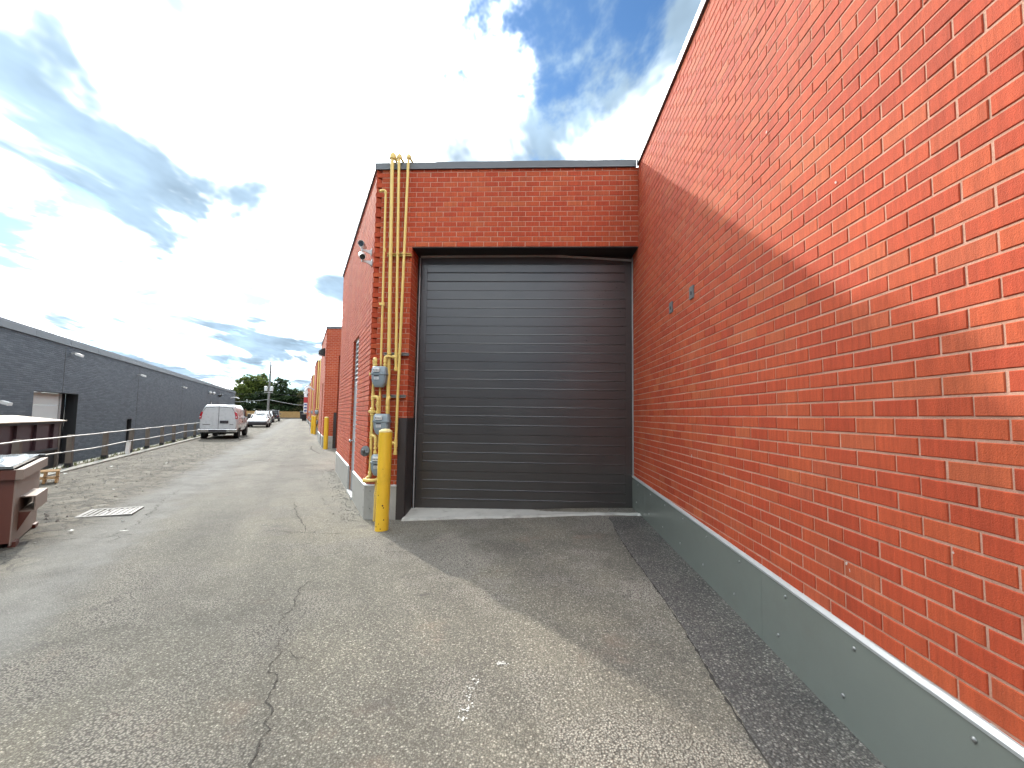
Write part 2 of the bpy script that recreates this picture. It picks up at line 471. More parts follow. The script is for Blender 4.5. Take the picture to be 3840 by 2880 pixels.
def leaf_mat(name, c0, c1):
    t, b = new_mat(name)
    p = pos(t)
    n1 = t.noise(p, 1.1, 5, 0.65)
    att = t.n('ShaderNodeAttribute', {'attribute_name': 'bv'}).outputs['Fac']
    f = t.math('MULTIPLY_ADD', att, 0.6, t.math('MULTIPLY', n1, 0.4))
    t.set(b, 'Base Color', t.ramp(f, [(0.2, c0), (0.8, c1)]))
    b.inputs['Roughness'].default_value = 0.6
    b.inputs['Specular IOR Level'].default_value = 0.25
    tr = t.n('ShaderNodeBsdfTranslucent', None, Color=t.ramp(f, [(0.2, c0), (0.8, tuple(x * 1.5 for x in c1))]))
    mx = t.n('ShaderNodeMixShader', None, i0=0.35)
    out = [n for n in t.t.nodes if n.type == 'OUTPUT_MATERIAL'][0]
    t.t.links.new(b.outputs[0], mx.inputs[1])
    t.t.links.new(tr.outputs[0], mx.inputs[2])
    t.t.links.new(mx.outputs[0], out.inputs[0])


leaf_mat('leaf_bright', (0.055, 0.085, 0.018), (0.135, 0.165, 0.035))
leaf_mat('leaf_dark', (0.018, 0.034, 0.014), (0.050, 0.078, 0.028))
leaf_mat('leaf_olive', (0.045, 0.050, 0.018), (0.095, 0.090, 0.035))
leaf_mat('weed', (0.05, 0.065, 0.02), (0.12, 0.13, 0.05))


# ------------------------------------------------------------------ mesh helpers
def W(a, n, z):
    """a point given along the alley, across it (left) and up"""
    return V((0, 0, 0)) + DA * a + DN * n + V((0, 0, z))


class MB:
    def __init__(s):
        s.v, s.f, s.a = [], [], []

    def add(s, vs, fs, val=None):
        o = len(s.v)
        s.v += [V(x) for x in vs]
        s.f += [tuple(o + i for i in f) for f in fs]
        s.a += [val if val is not None else 0.0] * len(fs)
        return s

    def box(s, lo, hi):
        (x0, y0, z0), (x1, y1, z1) = lo, hi
        return s.add([(x0, y0, z0), (x1, y0, z0), (x1, y1, z0), (x0, y1, z0), (x0, y0, z1), (x1, y0, z1), (x1, y1, z1), (x0, y1, z1)],
                     [(0, 3, 2, 1), (4, 5, 6, 7), (0, 1, 5, 4), (1, 2, 6, 5), (2, 3, 7, 6), (3, 0, 4, 7)])

    def cbox(s, lo, hi, c=0.01):
        """box with chamfered edges"""
        bm = bmesh.new()
        bmesh.ops.create_cube(bm, size=1)
        d = [hi[i] - lo[i] for i in range(3)]
        for v_ in bm.verts:
            v_.co = V([(lo[i] + hi[i]) / 2 + v_.co[i] * d[i] for i in range(3)])
        bmesh.ops.bevel(bm, geom=list(bm.edges), offset=min(c, min(d) * 0.45), segments=2, profile=0.6, affect='EDGES')
        return s.bm(bm)

    def bm(s, bm):
        bm.verts.index_update()
        s.add([v_.co.copy() for v_ in bm.verts], [[v_.index for v_ in f.verts] for f in bm.faces])
        bm.free()
        return s

    def obox(s, o, u, v_, w_, c=0.0):
        """box from a corner and three edge vectors"""
        o, u, v_, w_ = V(o), V(u), V(v_), V(w_)
        P = [o, o + u, o + u + v_, o + v_]
        P += [x + w_ for x in P]
        F = [(0, 3, 2, 1), (4, 5, 6, 7), (0, 1, 5, 4), (1, 2, 6, 5), (2, 3, 7, 6), (3, 0, 4, 7)]
        if u.cross(v_).dot(w_) < 0:
            F = [tuple(reversed(f)) for f in F]
        return s.add(P, F)

    def tube(s, pts, r, seg=12, cap=True):
        pts = [V(x) for x in pts]
        rs = r if isinstance(r, (list, tuple)) else [r] * len(pts)
        vs_, fs = [], []
        prev = None
        for i, p_ in enumerate(pts):
            d = (pts[min(i + 1, len(pts) - 1)] - pts[max(i - 1, 0)]).normalized()
            if prev is None:
                x = d.orthogonal().normalized()
            else:
                x = (prev - d * prev.dot(d)).normalized()
            prev = x
            y = d.cross(x)
            vs_ += [p_ + (x * cos(2 * pi * k / seg) + y * sin(2 * pi * k / seg)) * rs[i] for k in range(seg)]
        for i in range(len(pts) - 1):
            for k in range(seg):
                a_, b_ = i * seg + k, i * seg + (k + 1) % seg
                fs.append((a_, b_, b_ + seg, a_ + seg))
        if cap:
            fs.append(tuple(reversed(range(seg))))
            fs.append(tuple((len(pts) - 1) * seg + k for k in range(seg)))
        return s.add(vs_, fs)

    def loft(s, rings, close=True, cap=True):
        n_ = len(rings[0])
        vs_ = [V(p_) for r_ in rings for p_ in r_]
        fs = []
        for i in range(len(rings) - 1):
            for k in range(n_ if close else n_ - 1):
                a_, b_ = i * n_ + k, i * n_ + (k + 1) % n_
                fs.append((a_, b_, b_ + n_, a_ + n_))
        if cap and close:
            fs.append(tuple(reversed(range(n_))))
            fs.append(tuple((len(rings) - 1) * n_ + k for k in range(n_)))
        return s.add(vs_, fs)

    def lathe(s, prof, c=(0, 0, 0), seg=24, ax=None):
        """profile of (r, h) turned about an axis through c"""
        ax = V(ax or (0, 0, 1)).normalized()
        x = ax.orthogonal().normalized()
        y = ax.cross(x)
        c = V(c)
        return s.loft([[c + ax * h_ + (x * cos(2 * pi * k / seg) + y * sin(2 * pi * k / seg)) * max(r_, 1e-4) for k in range(seg)] for r_, h_ in prof])

    def prism(s, poly, d, o=(0, 0, 0), u=(1, 0, 0), v_=(0, 0, 1), w_=(0, 1, 0)):
        """polygon in (u, v) extruded by d along w"""
        o, u, v_, w_ = V(o), V(u), V(v_), V(w_)
        n_ = len(poly)
        P = [o + u * a_ + v_ * b_ for a_, b_ in poly]
        P += [p_ + w_ * d for p_ in P]
        F = [tuple(range(n_)), tuple(reversed(range(n_, 2 * n_)))]
        F += [(k, n_ + k, n_ + (k + 1) % n_, (k + 1) % n_) for k in range(n_)]
        return s.add(P, F)

    def build(s, name, mat, parent=None, smooth=None, local=False, fix=True, attr=False):
        me = bpy.data.meshes.new(name)
        vs_ = s.v
        if parent is not None and not local:
            M = world_m(parent).inverted()
            vs_ = [M @ x for x in s.v]
        me.from_pydata([tuple(x) for x in vs_], [], s.f)
        if fix:
            bm = bmesh.new()
            bm.from_mesh(me)
            bmesh.ops.recalc_face_normals(bm, faces=bm.faces)
            bm.to_mesh(me)
            bm.free()
        if attr:
            at = me.attributes.new('bv', 'FLOAT', 'FACE')
            at.data.foreach_set('value', s.a)
        me.materials.append(MATS[mat])
        if smooth:
            me.polygons.foreach_set('use_smooth', [True] * len(me.polygons))
            me.set_sharp_from_angle(angle=radians(smooth))
        o = bpy.data.objects.new(name, me)
        COL.objects.link(o)
        if parent is not None:
            o.parent = parent
        return o


def world_m(o):
    M = o.matrix_basis.copy()
    while o.parent:
        o = o.parent
        M = o.matrix_basis @ M
    return M


def tag(o, label=None, cat=None, group=None, kind=None):
    for k, v_ in (('label', label), ('category', cat), ('group', group), ('kind', kind)):
        if v_:
            o[k] = v_
    return o


def thing(name, label, cat, loc=(0, 0, 0), rotz=0.0, group=None):
    o = bpy.data.objects.new(name, None)
    COL.objects.link(o)
    o.empty_display_size = 0.1
    o.location = loc
    o.rotation_euler = (0, 0, rotz)
    return tag(o, label, cat, group)


def copy_tree(o, parent=None):
    c_ = o.copy()
    COL.objects.link(c_)
    c_.parent = parent
    for ch in list(o.children):
        copy_tree(ch, c_)
    return c_


def uv_mesh(name, quads, mat, parent):
    """quads: list of (4 world points, 4 uv)"""
    mb = MB()
    for P, _ in quads:
        mb.add(P, [(0, 1, 2, 3)])
    o = mb.build(name, mat, parent, fix=False)
    uvl = o.data.uv_layers.new(name='UVMap')
    i = 0
    for _, U in quads:
        for q in U:
            uvl.data[i].uv = q
            i += 1
    return o


# ------------------------------------------------------------------ ground
def sstep(x, lo, hi):
    x = min(max((x - lo) / (hi - lo), 0), 1)
    return x * x * (3 - 2 * x)


def gz(x, y):
    """height of the paving: nearly level alley, bay rising gently to the door along the right wall"""
    base = -0.062
    a_ = -sin(AL) * x + cos(AL) * y
    n_ = -cos(AL) * x - sin(AL) * y
    base -= 0.025 * sstep(a_, 8, 30)
    base -= 0.03 * math.exp(-((n_ - 2.3) / 0.7) ** 2)
    r_ = 0.0228 * (min(max(y, -6), 6.7) - 1.7)
    w_ = sstep(x, -2.7, 1.5) * (1 - sstep(y, 7.2, 9.5))
    wob = 0.006 * sin(x * 1.9 + 0.7 * y) * sin(y * 1.3 - 0.4 * x) + 0.004 * sin(3.1 * x + 1.0) * sin(2.7 * y)
    return base * (1 - w_) + r_ * w_ + wob


def G(x, y, dz=0.0):
    return V((x, y, gz(x, y) + dz))


g = MB()
g.add([(-4000, -4000, -1.06), (4000, -4000, -1.06), (4000, 4000, -1.06), (-4000, 4000, -1.06)], [(0, 1, 2, 3)])
tag(g.build('ground', 'yard_ground', fix=False), 'bare grey yard ground around and behind the buildings', kind='structure')

aa = [-14 + 0.35 * i for i in range(int(44 / 0.35))] + [30.2 + 1.5 * i for i in range(60)] + [121.5]
ns = [5.72, 5.4, 5.0] + [4.6 - 0.35 * i for i in range(48)]
g = MB()
vs_ = []
for a_ in aa:
    for n_ in ns:
        q = W(a_, n_, 0)
        vs_.append(G(q.x, q.y))
nn_ = len(ns)
fs = [(i * nn_ + k, i * nn_ + k + 1, (i + 1) * nn_ + k + 1, (i + 1) * nn_ + k) for i in range(len(aa) - 1) for k in range(nn_ - 1)]
g.add(vs_, fs)
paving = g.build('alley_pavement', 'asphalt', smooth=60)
tag(paving, 'worn grey asphalt alley with exposed stones and cracks', kind='structure')
if paving.data.polygons[0].normal.z < 0:
    paving.data.flip_normals()


def ribbon(pts, w0, mat, name='pavement_crack', dz=0.004, jit=0.012, step_=0.03, parent=paving, seed=1):
    rnd = random.Random(seed)
    pts = [V((x, y, 0)) for x, y in pts]
    line = []
    for i in range(len(pts) - 1):
        d = pts[i + 1] - pts[i]
        k = max(1, int(d.length / step_))
        line += [pts[i] + d * (j / k) for j in range(k)]
    line.append(pts[-1])
    mb = MB()
    off = 0.0
    L_, R_ = [], []
    for i, p_ in enumerate(line):
        d = (line[min(i + 1, len(line) - 1)] - line[max(i - 1, 0)]).normalized()
        s_ = V((-d.y, d.x, 0))
        off = off * 0.75 + rnd.uniform(-1, 1) * jit
        taper = min(1, (min(i, len(line) - 1 - i) + 0.4) / 4)
        w_ = w0 * (rnd.uniform(0.15, 0.7) if rnd.random() < 0.75 else rnd.uniform(0.8, 1.7)) * taper * 0.5
        a_, b_ = p_ + s_ * (off - w_), p_ + s_ * (off + w_)
        L_.append(G(a_.x, a_.y, dz))
        R_.append(G(b_.x, b_.y, dz))
    n_ = len(L_)
    mb.add(L_ + R_, [(i, i + 1, n_ + i + 1, n_ + i) for i in range(n_ - 1)])
    o = mb.build(name, mat, parent, fix=False)
    if o.data.polygons[0].normal.z < 0:
        o.data.flip_normals()
    return o


# real cracks in the places they have
ribbon([(-2.02, 4.2), (-2.00, 3.9), (-1.86, 3.35), (-1.73, 3.2), (-1.68, 3.02), (-1.58, 2.88), (-1.53, 2.7), (-1.43, 2.62), (-1.34, 2.35), (-1.2, 2.05), (-1.12, 1.8)], 0.0085, 'crack', seed=3, jit=0.022)
ribbon([(-1.62, 2.95), (-1.45, 2.85), (-1.3, 2.83)], 0.007, 'crack', seed=14)
ribbon([(-3.35, 5.85), (-2.95, 5.78), (-2.55, 5.80), (-2.05, 5.83)], 0.011, 'crack', seed=4)
ribbon([(-4.06, 7.6), (-3.55, 6.75), (-3.1, 6.1), (-2.93, 5.79)], 0.013, 'crack', seed=5)
ribbon([(-6.35, 5.1), (-5.6, 5.32), (-4.95, 5.62), (-4.45, 5.85), (-3.75, 6.45), (-3.3, 6.75)], 0.010, 'crack', seed=6)
ribbon([(-1.66, 5.05), (-1.32, 5.0), (-1.0, 5.08)], 0.009, 'crack', seed=7)
ribbon([(-5.0, 5.2), (-5.35, 5.75), (-5.6, 6.3), (-5.85, 6.75), (-6.4, 7.6), (-7.1, 8.8)], 0.012, 'crack', seed=8, jit=0.03)
ribbon([(-5.5, 2.4), (-5.0, 2.9), (-4.5, 3.1)], 0.006, 'crack', seed=9)
q0, q1, q2 = W(16.2, 2.9, 0), W(17.2, 1.4, 0), W(18.6, -0.7, 0)
ribbon([(q0.x, q0.y), (q1.x, q1.y), (q2.x, q2.y)], 0.13, 'sealed_seam', 'sealed_seam', seed=10, jit=0.015)
q0, q1, q2 = W(18.6, -0.7, 0), W(20.8, -0.45, 0), W(23.0, -0.5, 0)
ribbon([(q0.x, q0.y), (q1.x, q1.y), (q2.x, q2.y)], 0.06, 'crack', seed=12)
q0, q1 = W(12.5, 3.2, 0), W(21.5, 3.0, 0)
ribbon([(q0.x, q0.y), (q1.x, q1.y)], 0.03, 'crack', seed=11, jit=0.06)

# darker asphalt along the right wall, a hand's breadth from the flashing
rnd = random.Random(5)
mb = MB()
ys = [-1.2 + 0.12 * i for i in range(64)]
vs_ = []
for i, y in enumerate(ys):
    xe = 1.055 + 0.012 * sin(y * 2.2) + rnd.uniform(-0.010, 0.010)
    for k, x in enumerate((xe, xe + 0.025, 1.30, 1.56)):
        vs_.append(G(x, y, (0.002, 0.012, 0.012, 0.012)[k]))
mb.add(vs_, [(i * 4 + k, i * 4 + k + 1, (i + 1) * 4 + k + 1, (i + 1) * 4 + k) for i in range(len(ys) - 1) for k in range(3)])
o = mb.build('asphalt_patch', 'asphalt_patch', smooth=50)
ribbon([(1.052 + 0.012 * sin(y * 2.2), y) for y in ys[2:-3]], 0.016, 'crack', 'patch_joint', jit=0.004, seed=50)
tag(o, 'dark rough asphalt strip along the foot of the right brick wall', kind='structure')

# splashes of white on the asphalt
for i, pth in enumerate((((-0.20, 2.83), (-0.15, 2.80)), ((-0.30, 2.68), (-0.33, 2.55), (-0.315, 2.42), (-0.34, 2.30)))):
    rnd = random.Random(40 + i)
    mb = MB()
    for k in range(60 if i else 38):
        j = rnd.randrange(len(pth) - 1)
        f_ = rnd.random()
        x = pth[j][0] + (pth[j + 1][0] - pth[j][0]) * f_ + rnd.gauss(0, .014)
        y = pth[j][1] + (pth[j + 1][1] - pth[j][1]) * f_ + rnd.gauss(0, .014)
        r_ = rnd.uniform(.002, .007)
        mb.add([G(x + r_ * rnd.uniform(.5, 1.4) * cos(2 * pi * q_ / 7), y + r_ * rnd.uniform(.5, 1.4) * sin(2 * pi * q_ / 7), 0.004 + 0.00005 * k) for q_ in range(7)], [tuple(range(7))])
    o = mb.build('paint_splash', 'paint_spot', paving, fix=False)
    o['kind'] = 'stuff'


def far_ang(n_, k):
    return 2 * pi * k / n_


# kerb and dirt ridge under the railing, retaining wall to the lower yard
mb = MB()
A_ = [-14, 121]
mb.obox(W(-14, 5.2, -0.20), DA * 135, DN * 0.22, (0, 0, 0.165))
tag(mb.build('kerb', 'concrete_old'), 'low weathered concrete kerb below the railing', kind='structure')
rnd = random.Random(9)
mb = MB()
vs_ = []
for i in range(300):
    a_ = 4 + i * 0.2
    for n_, z_ in ((5.425, -0.10), (5.48, -0.03), (5.55, 0.015), (5.64, 0.01), (5.72, -0.08)):
        vs_.append(W(a_, n_ + rnd.uniform(-.015, .015), z_ - 0.06 + rnd.uniform(-0.02, 0.03)))
mb.add(vs_, [(i * 5 + k, i * 5 + k + 1, (i + 1) * 5 + k + 1, (i + 1) * 5 + k) for i in range(299) for k in range(4)])
tag(mb.build('dirt_ridge', 'dirt', smooth=60), 'ridge of dirt and weeds along the railing', kind='structure')
mb = MB()
mb.obox(W(-14, 5.74, -1.2), DA * 135, DN * 0.2, (0, 0, 1.11))
tag(mb.build('retaining_wall', 'concrete_old'), 'concrete retaining wall down to the lower yard', 'wall')

# weeds and loose gravel: nobody could count them
rnd = random.Random(21)
mb = MB()
for i in range(900):
    a_ = rnd.uniform(6, 60)
    q = W(a_, rnd.choice((5.47, 5.6, 5.68)) + rnd.uniform(-.05, .05), -0.06)
    for j in range(3):
        h_ = rnd.uniform(.03, .12)
        an = rnd.uniform(0, 2 * pi)
        u = V((cos(an), sin(an), 0))
        mb.add([q - u * .012, q + u * .012, q + u * rnd.uniform(-.05, .05) + V((rnd.uniform(-.03, .03), 0, h_))], [(0, 1, 2)], rnd.random())
tag(mb.build('weeds', 'weed', fix=False, attr=True), 'thin weeds growing along the railing', kind='stuff')

rnd = random.Random(22)
mb = MB()


def pebble(mb, q, r_):
    P = []
    for d in ((1, 0, 0), (0, 1, 0), (-1, 0, 0), (0, -1, 0), (0, 0, 0.8), (0, 0, -0.4)):
        P.append(q + V(d) * r_ * rnd.uniform(.6, 1.3))
    rot = rnd.uniform(0, pi)
    c_, s_ = cos(rot), sin(rot)
    P = [q + V(((x - q).x * c_ - (x - q).y * s_, (x - q).x * s_ + (x - q).y * c_, (x - q).z)) for x in P]
    mb.add(P, [(0, 1, 4), (1, 2, 4), (2, 3, 4), (3, 0, 4), (1, 0, 5), (2, 1, 5), (3, 2, 5), (0, 3, 5)], rnd.random())


P0 = V((CX, YW, 0))
for i in range(520):        # along the near corner and alley face
    tt = rnd.uniform(-0.15, 6.5)
    q = P0 + DA * tt + DN * (abs(rnd.gauss(0, 0.16)) + 0.03)
    pebble(mb, G(q.x, q.y, 0.002), rnd.uniform(.006, .017))
for i in range(150):
    y = rnd.uniform(0.8, 6.3)
    q = V((1.53 - abs(rnd.gauss(0, 0.07)), y, 0))
    pebble(mb, G(q.x, q.y, 0.012), rnd.uniform(.004, .011))
for i in range(260):
    x = rnd.uniform(-2.4, 1.5)
    pebble(mb, G(x, 6.42 - abs(rnd.gauss(0, 0.12)), 0.004), rnd.uniform(.004, .010))
for i in range(900):        # strays over the paving
    x, y = rnd.uniform(-5, 1.0), rnd.uniform(1.3, 6.2)
    pebble(mb, G(x, y, 0.001), rnd.uniform(.003, .007))
for i in range(500):
    q = W(rnd.uniform(7, 30), rnd.uniform(2.6, 5.2), 0)
    pebble(mb, G(q.x, q.y, 0.002), rnd.uniform(.008, .03))
tag(mb.build('loose_gravel', 'gravel', fix=False), 'loose grey stones scattered along the wall feet', kind='stuff')

rnd = random.Random(23)
mb = MB()
for a_, n_ in ((12.5, 4.3), (10.5, 3.6), (15.8, 4.6), (16.3, 3.5), (14.2, 5.0), (9.9, 3.9), (8.2, 2.2), (7.4, 2.0), (7.7, 2.6), (11.2, 3.2), (15.2, 5.55)):
    q = W(a_, n_, 0)
    q = G(q.x, q.y, 0.012)
    s_ = rnd.uniform(.03, .08)
    mb.add([q + V((rnd.uniform(-s_, s_), rnd.uniform(-s_, s_), rnd.uniform(0, .03))) for _ in range(4)], [(0, 1, 2), (1, 3, 2)])
tag(mb.build('litter', 'paint_spot', fix=False), 'small white scraps of litter on the left side', kind='stuff')


# ------------------------------------------------------------------ brickwork with every brick real
BL, BH, MJ = 0.210, 0.0785, 0.0095


def brick_box(l, h_, d=0.09, c=0.003):
    """front-chamfered brick; local x along the wall, y into it, z up, centred on x,z, front at y=0"""
    a_, b_ = l / 2, h_ / 2
    vs_ = [(-a_ + c, 0, -b_ + c), (a_ - c, 0, -b_ + c), (a_ - c, 0, b_ - c), (-a_ + c, 0, b_ - c),
           (-a_, c, -b_), (a_, c, -b_), (a_, c, b_), (-a_, c, b_),
           (-a_, d, -b_), (a_, d, -b_), (a_, d, b_), (-a_, d, b_)]
    fs = [(0, 1, 2, 3)]
    for k in range(4):
        j = (k + 1) % 4
        fs += [(4 + k, 4 + j, j, k), (8 + k, 8 + j, 4 + j, 4 + k)]
    return vs_, fs


def quad_area(P):
    Q = [project(x) for x in P]
    if any(q is None for q in Q):
        return 0
    cx_, cy_ = sum(q[0] for q in Q) / 4, sum(q[1] for q in Q) / 4
    if not (-0.01 < cx_ < 1.01 and -0.01 < cy_ < 0.76):
        return 0
    return abs(sum(Q[i][0] * Q[(i + 1) % 4][1] - Q[(i + 1) % 4][0] * Q[i][1] for i in range(4))) / 2


class Brickwork:
    def __init__(s, seed, bl=BL):
        s.items = []
        s.bl = bl
        s.rnd = random.Random(seed)

    def wall(s, parent, O, U, IN, length, zlo, zhi, zph, holes=(), start=None, stop=None, shift=0.0, depth=0.09):
        """parent wall part; O base point, U along, IN into the wall; zph a bed-joint height"""
        k0 = math.floor((zlo - zph) / BH)
        k1 = math.ceil((zhi - zph) / BH)
        for k in range(k0, k1):
            za, zb = zph + k * BH, zph + (k + 1) * BH
            lo, hi = max(za + MJ / 2, zlo), min(zb - MJ / 2, zhi)
            if hi - lo < 0.02:
                continue
            u0 = start(k) if start else 0.0
            u1 = stop(k) if stop else length
            segs = [(u0, u1)]
            for (h0, h1, g0, g1) in holes:
                if hi > g0 + 0.01 and lo < g1 - 0.01:
                    ns_ = []
                    for (p_, q_) in segs:
                        if h0 > p_:
                            ns_.append((p_, min(q_, h0)))
                        if h1 < q_:
                            ns_.append((max(p_, h1), q_))
                    segs = [x for x in ns_ if x[1] - x[0] > 0.015]
            for (p_, q_) in segs:
                ph = (s.bl / 2 if k % 2 else 0.0) + shift
                js = [p_]
                x = ph + math.ceil((p_ - ph) / s.bl) * s.bl
                while x < q_:
                    if x > p_ + 0.055 and x < q_ - 0.055:
                        js.append(x)
                    x += s.bl
                js.append(q_)
                for i in range(len(js) - 1):
                    a_ = js[i] + (MJ / 2 if i else 0.0)
                    b_ = js[i + 1] - (MJ / 2 if i < len(js) - 2 else 0.0)
                    if b_ - a_ < 0.02:
                        continue
                    rr = s.rnd
                    jl = rr.uniform(-0.0015, 0.0015)
                    pr = rr.uniform(-0.0012, 0.0012)
                    ctr = O + U * ((a_ + b_) / 2 + jl) + V((0, 0, (lo + hi) / 2 + rr.uniform(-.0010, .0010))) + IN * pr
                    full = abs((b_ - a_) - (s.bl - MJ)) < 0.004 and abs((hi - lo) - (BH - MJ)) < 0.002
                    P = [ctr + U * ((b_ - a_) / 2 * sx) + V((0, 0, (hi - lo) / 2 * sz)) for sx, sz in ((-1, -1), (1, -1), (1, 1), (-1, 1))]
                    s.items.append([quad_area(P) if full else 0, parent, ctr, U, IN, b_ - a_, hi - lo, rr.random(), rr.gauss(0, 0.0028), depth])

    def finish(s, limit=300):
        me = bpy.data.meshes.new('brick')
        v_, f_ = brick_box(s.bl - MJ, BH - MJ)
        me.from_pydata(v_, [], f_)
        me.materials.append(MATS['brick'])
        s.items.sort(key=lambda x: -x[0])
        single = [x for x in s.items[:limit] if x[0] > 0]
        rest = s.items[len(single):]
        for ar, par, ctr, U, IN, l, h_, rv, tilt, dp in single:
            o = bpy.data.objects.new('brick', me)
            M = Matrix((U, IN, V((0, 0, 1)))).transposed().to_4x4() @ Matrix.Rotation(tilt, 4, 'Y')
            M.translation = ctr
            o.matrix_basis = world_m(par).inverted() @ M
            o.parent = par
            COL.objects.link(o)
        by = {}
        for it in rest:
            by.setdefault(it[1].name, []).append(it)
        for nm, its in by.items():
            mb = MB()
            for ar, par, ctr, U, IN, l, h_, rv, tilt, dp in its:
                v_, f_ = brick_box(l, h_, dp)
                ca, sa = cos(tilt), sin(tilt)
                mb.add([ctr + U * (x * ca + z_ * sa) + IN * y + V((0, 0, z_ * ca - x * sa)) for x, y, z_ in v_], f_, rv)
            o = mb.build('brick_courses', 'brick', its[0][1], fix=False, attr=True)
            o['kind'] = 'stuff'


Z = V((0, 0, 1))
X = V((1, 0, 0))
Y = V((0, 1, 0))
MR = 0.0042      # how far the mortar sits back

# ---- the unit whose long flank fills the right of the picture
E_1 = V((XR, YW - (PER - LA) * cos(AL), 0))     # its far (alley) corner, just behind the camera
P_1 = V((CX, YW, 0)) - DA * PER
unit_r = thing('brick_unit', 'red brick unit whose long windowless wall fills the right side', 'building', (XR, 0, 0), group='red brick saw-tooth units')
y_end = 6.985
mb = MB()
mb.box((XR + MR, E_1.y + 0.01, -0.3), (XR + 0.25, y_end + 0.3, ROOF))
wall_r = mb.build('wall', 'mortar', unit_r)
bw = Brickwork(1, 0.232)
bw.wall(wall_r, V((XR, y_end, 0)), -Y, X, y_end - E_1.y, 0.38, ROOF, 1.514)
bw.finish()
uv_mesh('alley_wall', [([P_1 + V((0, 0, -.4)), E_1 + V((0, 0, -.4)), E_1 + V((0, 0, ROOF)), P_1 + V((0, 0, ROOF))],
                        [(0, -.4), (LA, -.4), (LA, ROOF), (0, ROOF)])], 'brick_far', unit_r)
uv_mesh('door_wall', [([P_1 + V((0, 0, -.4)), P_1 + V((4, 0, -.4)), P_1 + V((4, 0, ROOF)), P_1 + V((0, 0, ROOF))],
                       [(0, -.4), (4, -.4), (4, ROOF), (0, ROOF)])], 'brick_far', unit_r)
mb = MB()
mb.add([P_1 + Z * 5.2 + V((0.05, 0.05, 0)), P_1 + Z * 5.2 + X * 26, V((XR + 24, YW, 5.2)), V((XR + 0.05, YW, 5.2)), E_1 + Z * 5.2 + X * 0.05], [(0, 1, 2, 3, 4)])
mb.build('roof', 'roof_gravel', unit_r)


def coping(parent, p, q, out, ext=0.0):
    """sheet-metal coping along a wall top from p to q; out points away from the wall"""
    u = (q - p).normalized()
    p = p - u * ext
    L_ = (q - p).length
    mb = MB()
    poly = [(-0.028, 0.0), (-0.022, -0.006), (-0.022, 0.0), (0.30, 0.0), (0.30, 0.085), (-0.026, 0.100), (-0.026, 0.010)]
    poly = [(-0.030, -0.004), (-0.020, -0.004), (-0.020, 0.001), (0.30, 0.001), (0.30, 0.085), (-0.026, 0.102), (-0.026, 0.012)]
    mb.prism(poly, L_, p + Z * ROOF, -out, Z, u)
    return mb.build('coping', 'coping_metal', parent)


coping(unit_r, V((XR, YW - 0.03, 0)), V((XR, E_1.y, 0)), -X)
# base flashing on the right wall follows the slope of the ground
seams = [6.98, 6.22, 3.13, 0.25, -1.0]


def base_top(y):
    return 0.443 + 0.0235 * y


for i in range(len(seams) - 1):
    ya, yb = seams[i], seams[i + 1] + 0.003
    mb = MB()
    pts = []
    for y in (ya, yb):
        zt = base_top(y)
        pts.append([V((XR + 0.01, y, -0.25)), V((XR - 0.018, y, -0.25)), V((XR - 0.018, y, zt - 0.022)), V((XR + 0.01, y, zt - 0.022))])
    mb.loft(pts)
    pan = mb.build('base_flashing', 'flashing_dark', unit_r)
    n_ = max(1, int((ya - yb) / 0.52))
    for k in range(n_):
        y = ya - (k + 0.5) * (ya - yb) / n_
        for zz_ in (base_top(y) - 0.075, base_top(y) - 0.34):
            mb = MB()
            mb.lathe([(0.011, 0), (0.010, 0.004), (0.006, 0.007), (0.0, 0.008)], (XR - 0.018, y + (0.09 if zz_ < 0.3 else 0), zz_), 10, (-1, 0, 0))
            mb.build('screw', 'screw', pan, smooth=40)
mb = MB()
pts = []
for y in (6.98, 6.22, 3.13, 1.9, 1.85, 0.25, -1.0):
    zt = base_top(y) + (0.002 if y < 1.88 else 0)
    pts.append([V((XR + 0.01, y, zt - 0.022)), V((XR - 0.024, y, zt - 0.024)), V((XR - 0.026, y, zt - 0.010)), V((XR - 0.021, y, zt - 0.006)), V((XR - 0.008, y, zt + 0.004)), V((XR + 0.012, y, zt + 0.006))])
mb.loft(pts)
mb.build('flashing_trim', 'trim_light', unit_r)

# smears of mortar and droppings on the brick
rnd = random.Random(66)
for y, z_, r_ in ((3.72, 1.05, .010), (4.45, 1.13, .010), (2.32, .80, .009), (2.30, .77, .006), (2.85, 1.28, .005), (1.75, 1.02, .006), (2.95, 3.42, .010), (2.30, 2.72, .008)):
    mb = MB()
    mb.add([V((XR - .0035, y + r_ * rnd.uniform(.3, 1.2) * cos(2 * pi * k / 9), z_ + 1.5 * r_ * rnd.uniform(.3, 1.3) * sin(2 * pi * k / 9))) for k in range(9)], [tuple(range(9))])
    mb.build('mortar_smear', 'smear', unit_r, fix=False)
# small steel plates screwed to the right wall
for y, z_, lab in ((5.04, 2.735, 'small grey square plate on the right wall, the one nearer the big door'),
                   (4.385, 2.725, 'small grey square plate on the right wall, the one farther from the big door')):
    pl = thing('wall_plate', lab, 'plate', (XR, y, z_), group='steel plates on the right wall')
    mb = MB()
    mb.cbox((XR - 0.012, y - 0.055, z_ - 0.062), (XR + 0.006, y + 0.055, z_ + 0.062), 0.003)
    mb.build('plate', 'plate_grey', pl)
    mb = MB()
    mb.lathe([(0.020, 0), (0.018, 0.004), (0.008, 0.006), (0.0, 0.002)], (XR - 0.012, y, z_ - 0.005), 14, (-1, 0, 0))
    mb.build('bolt_hole', 'ink', pl, smooth=40)

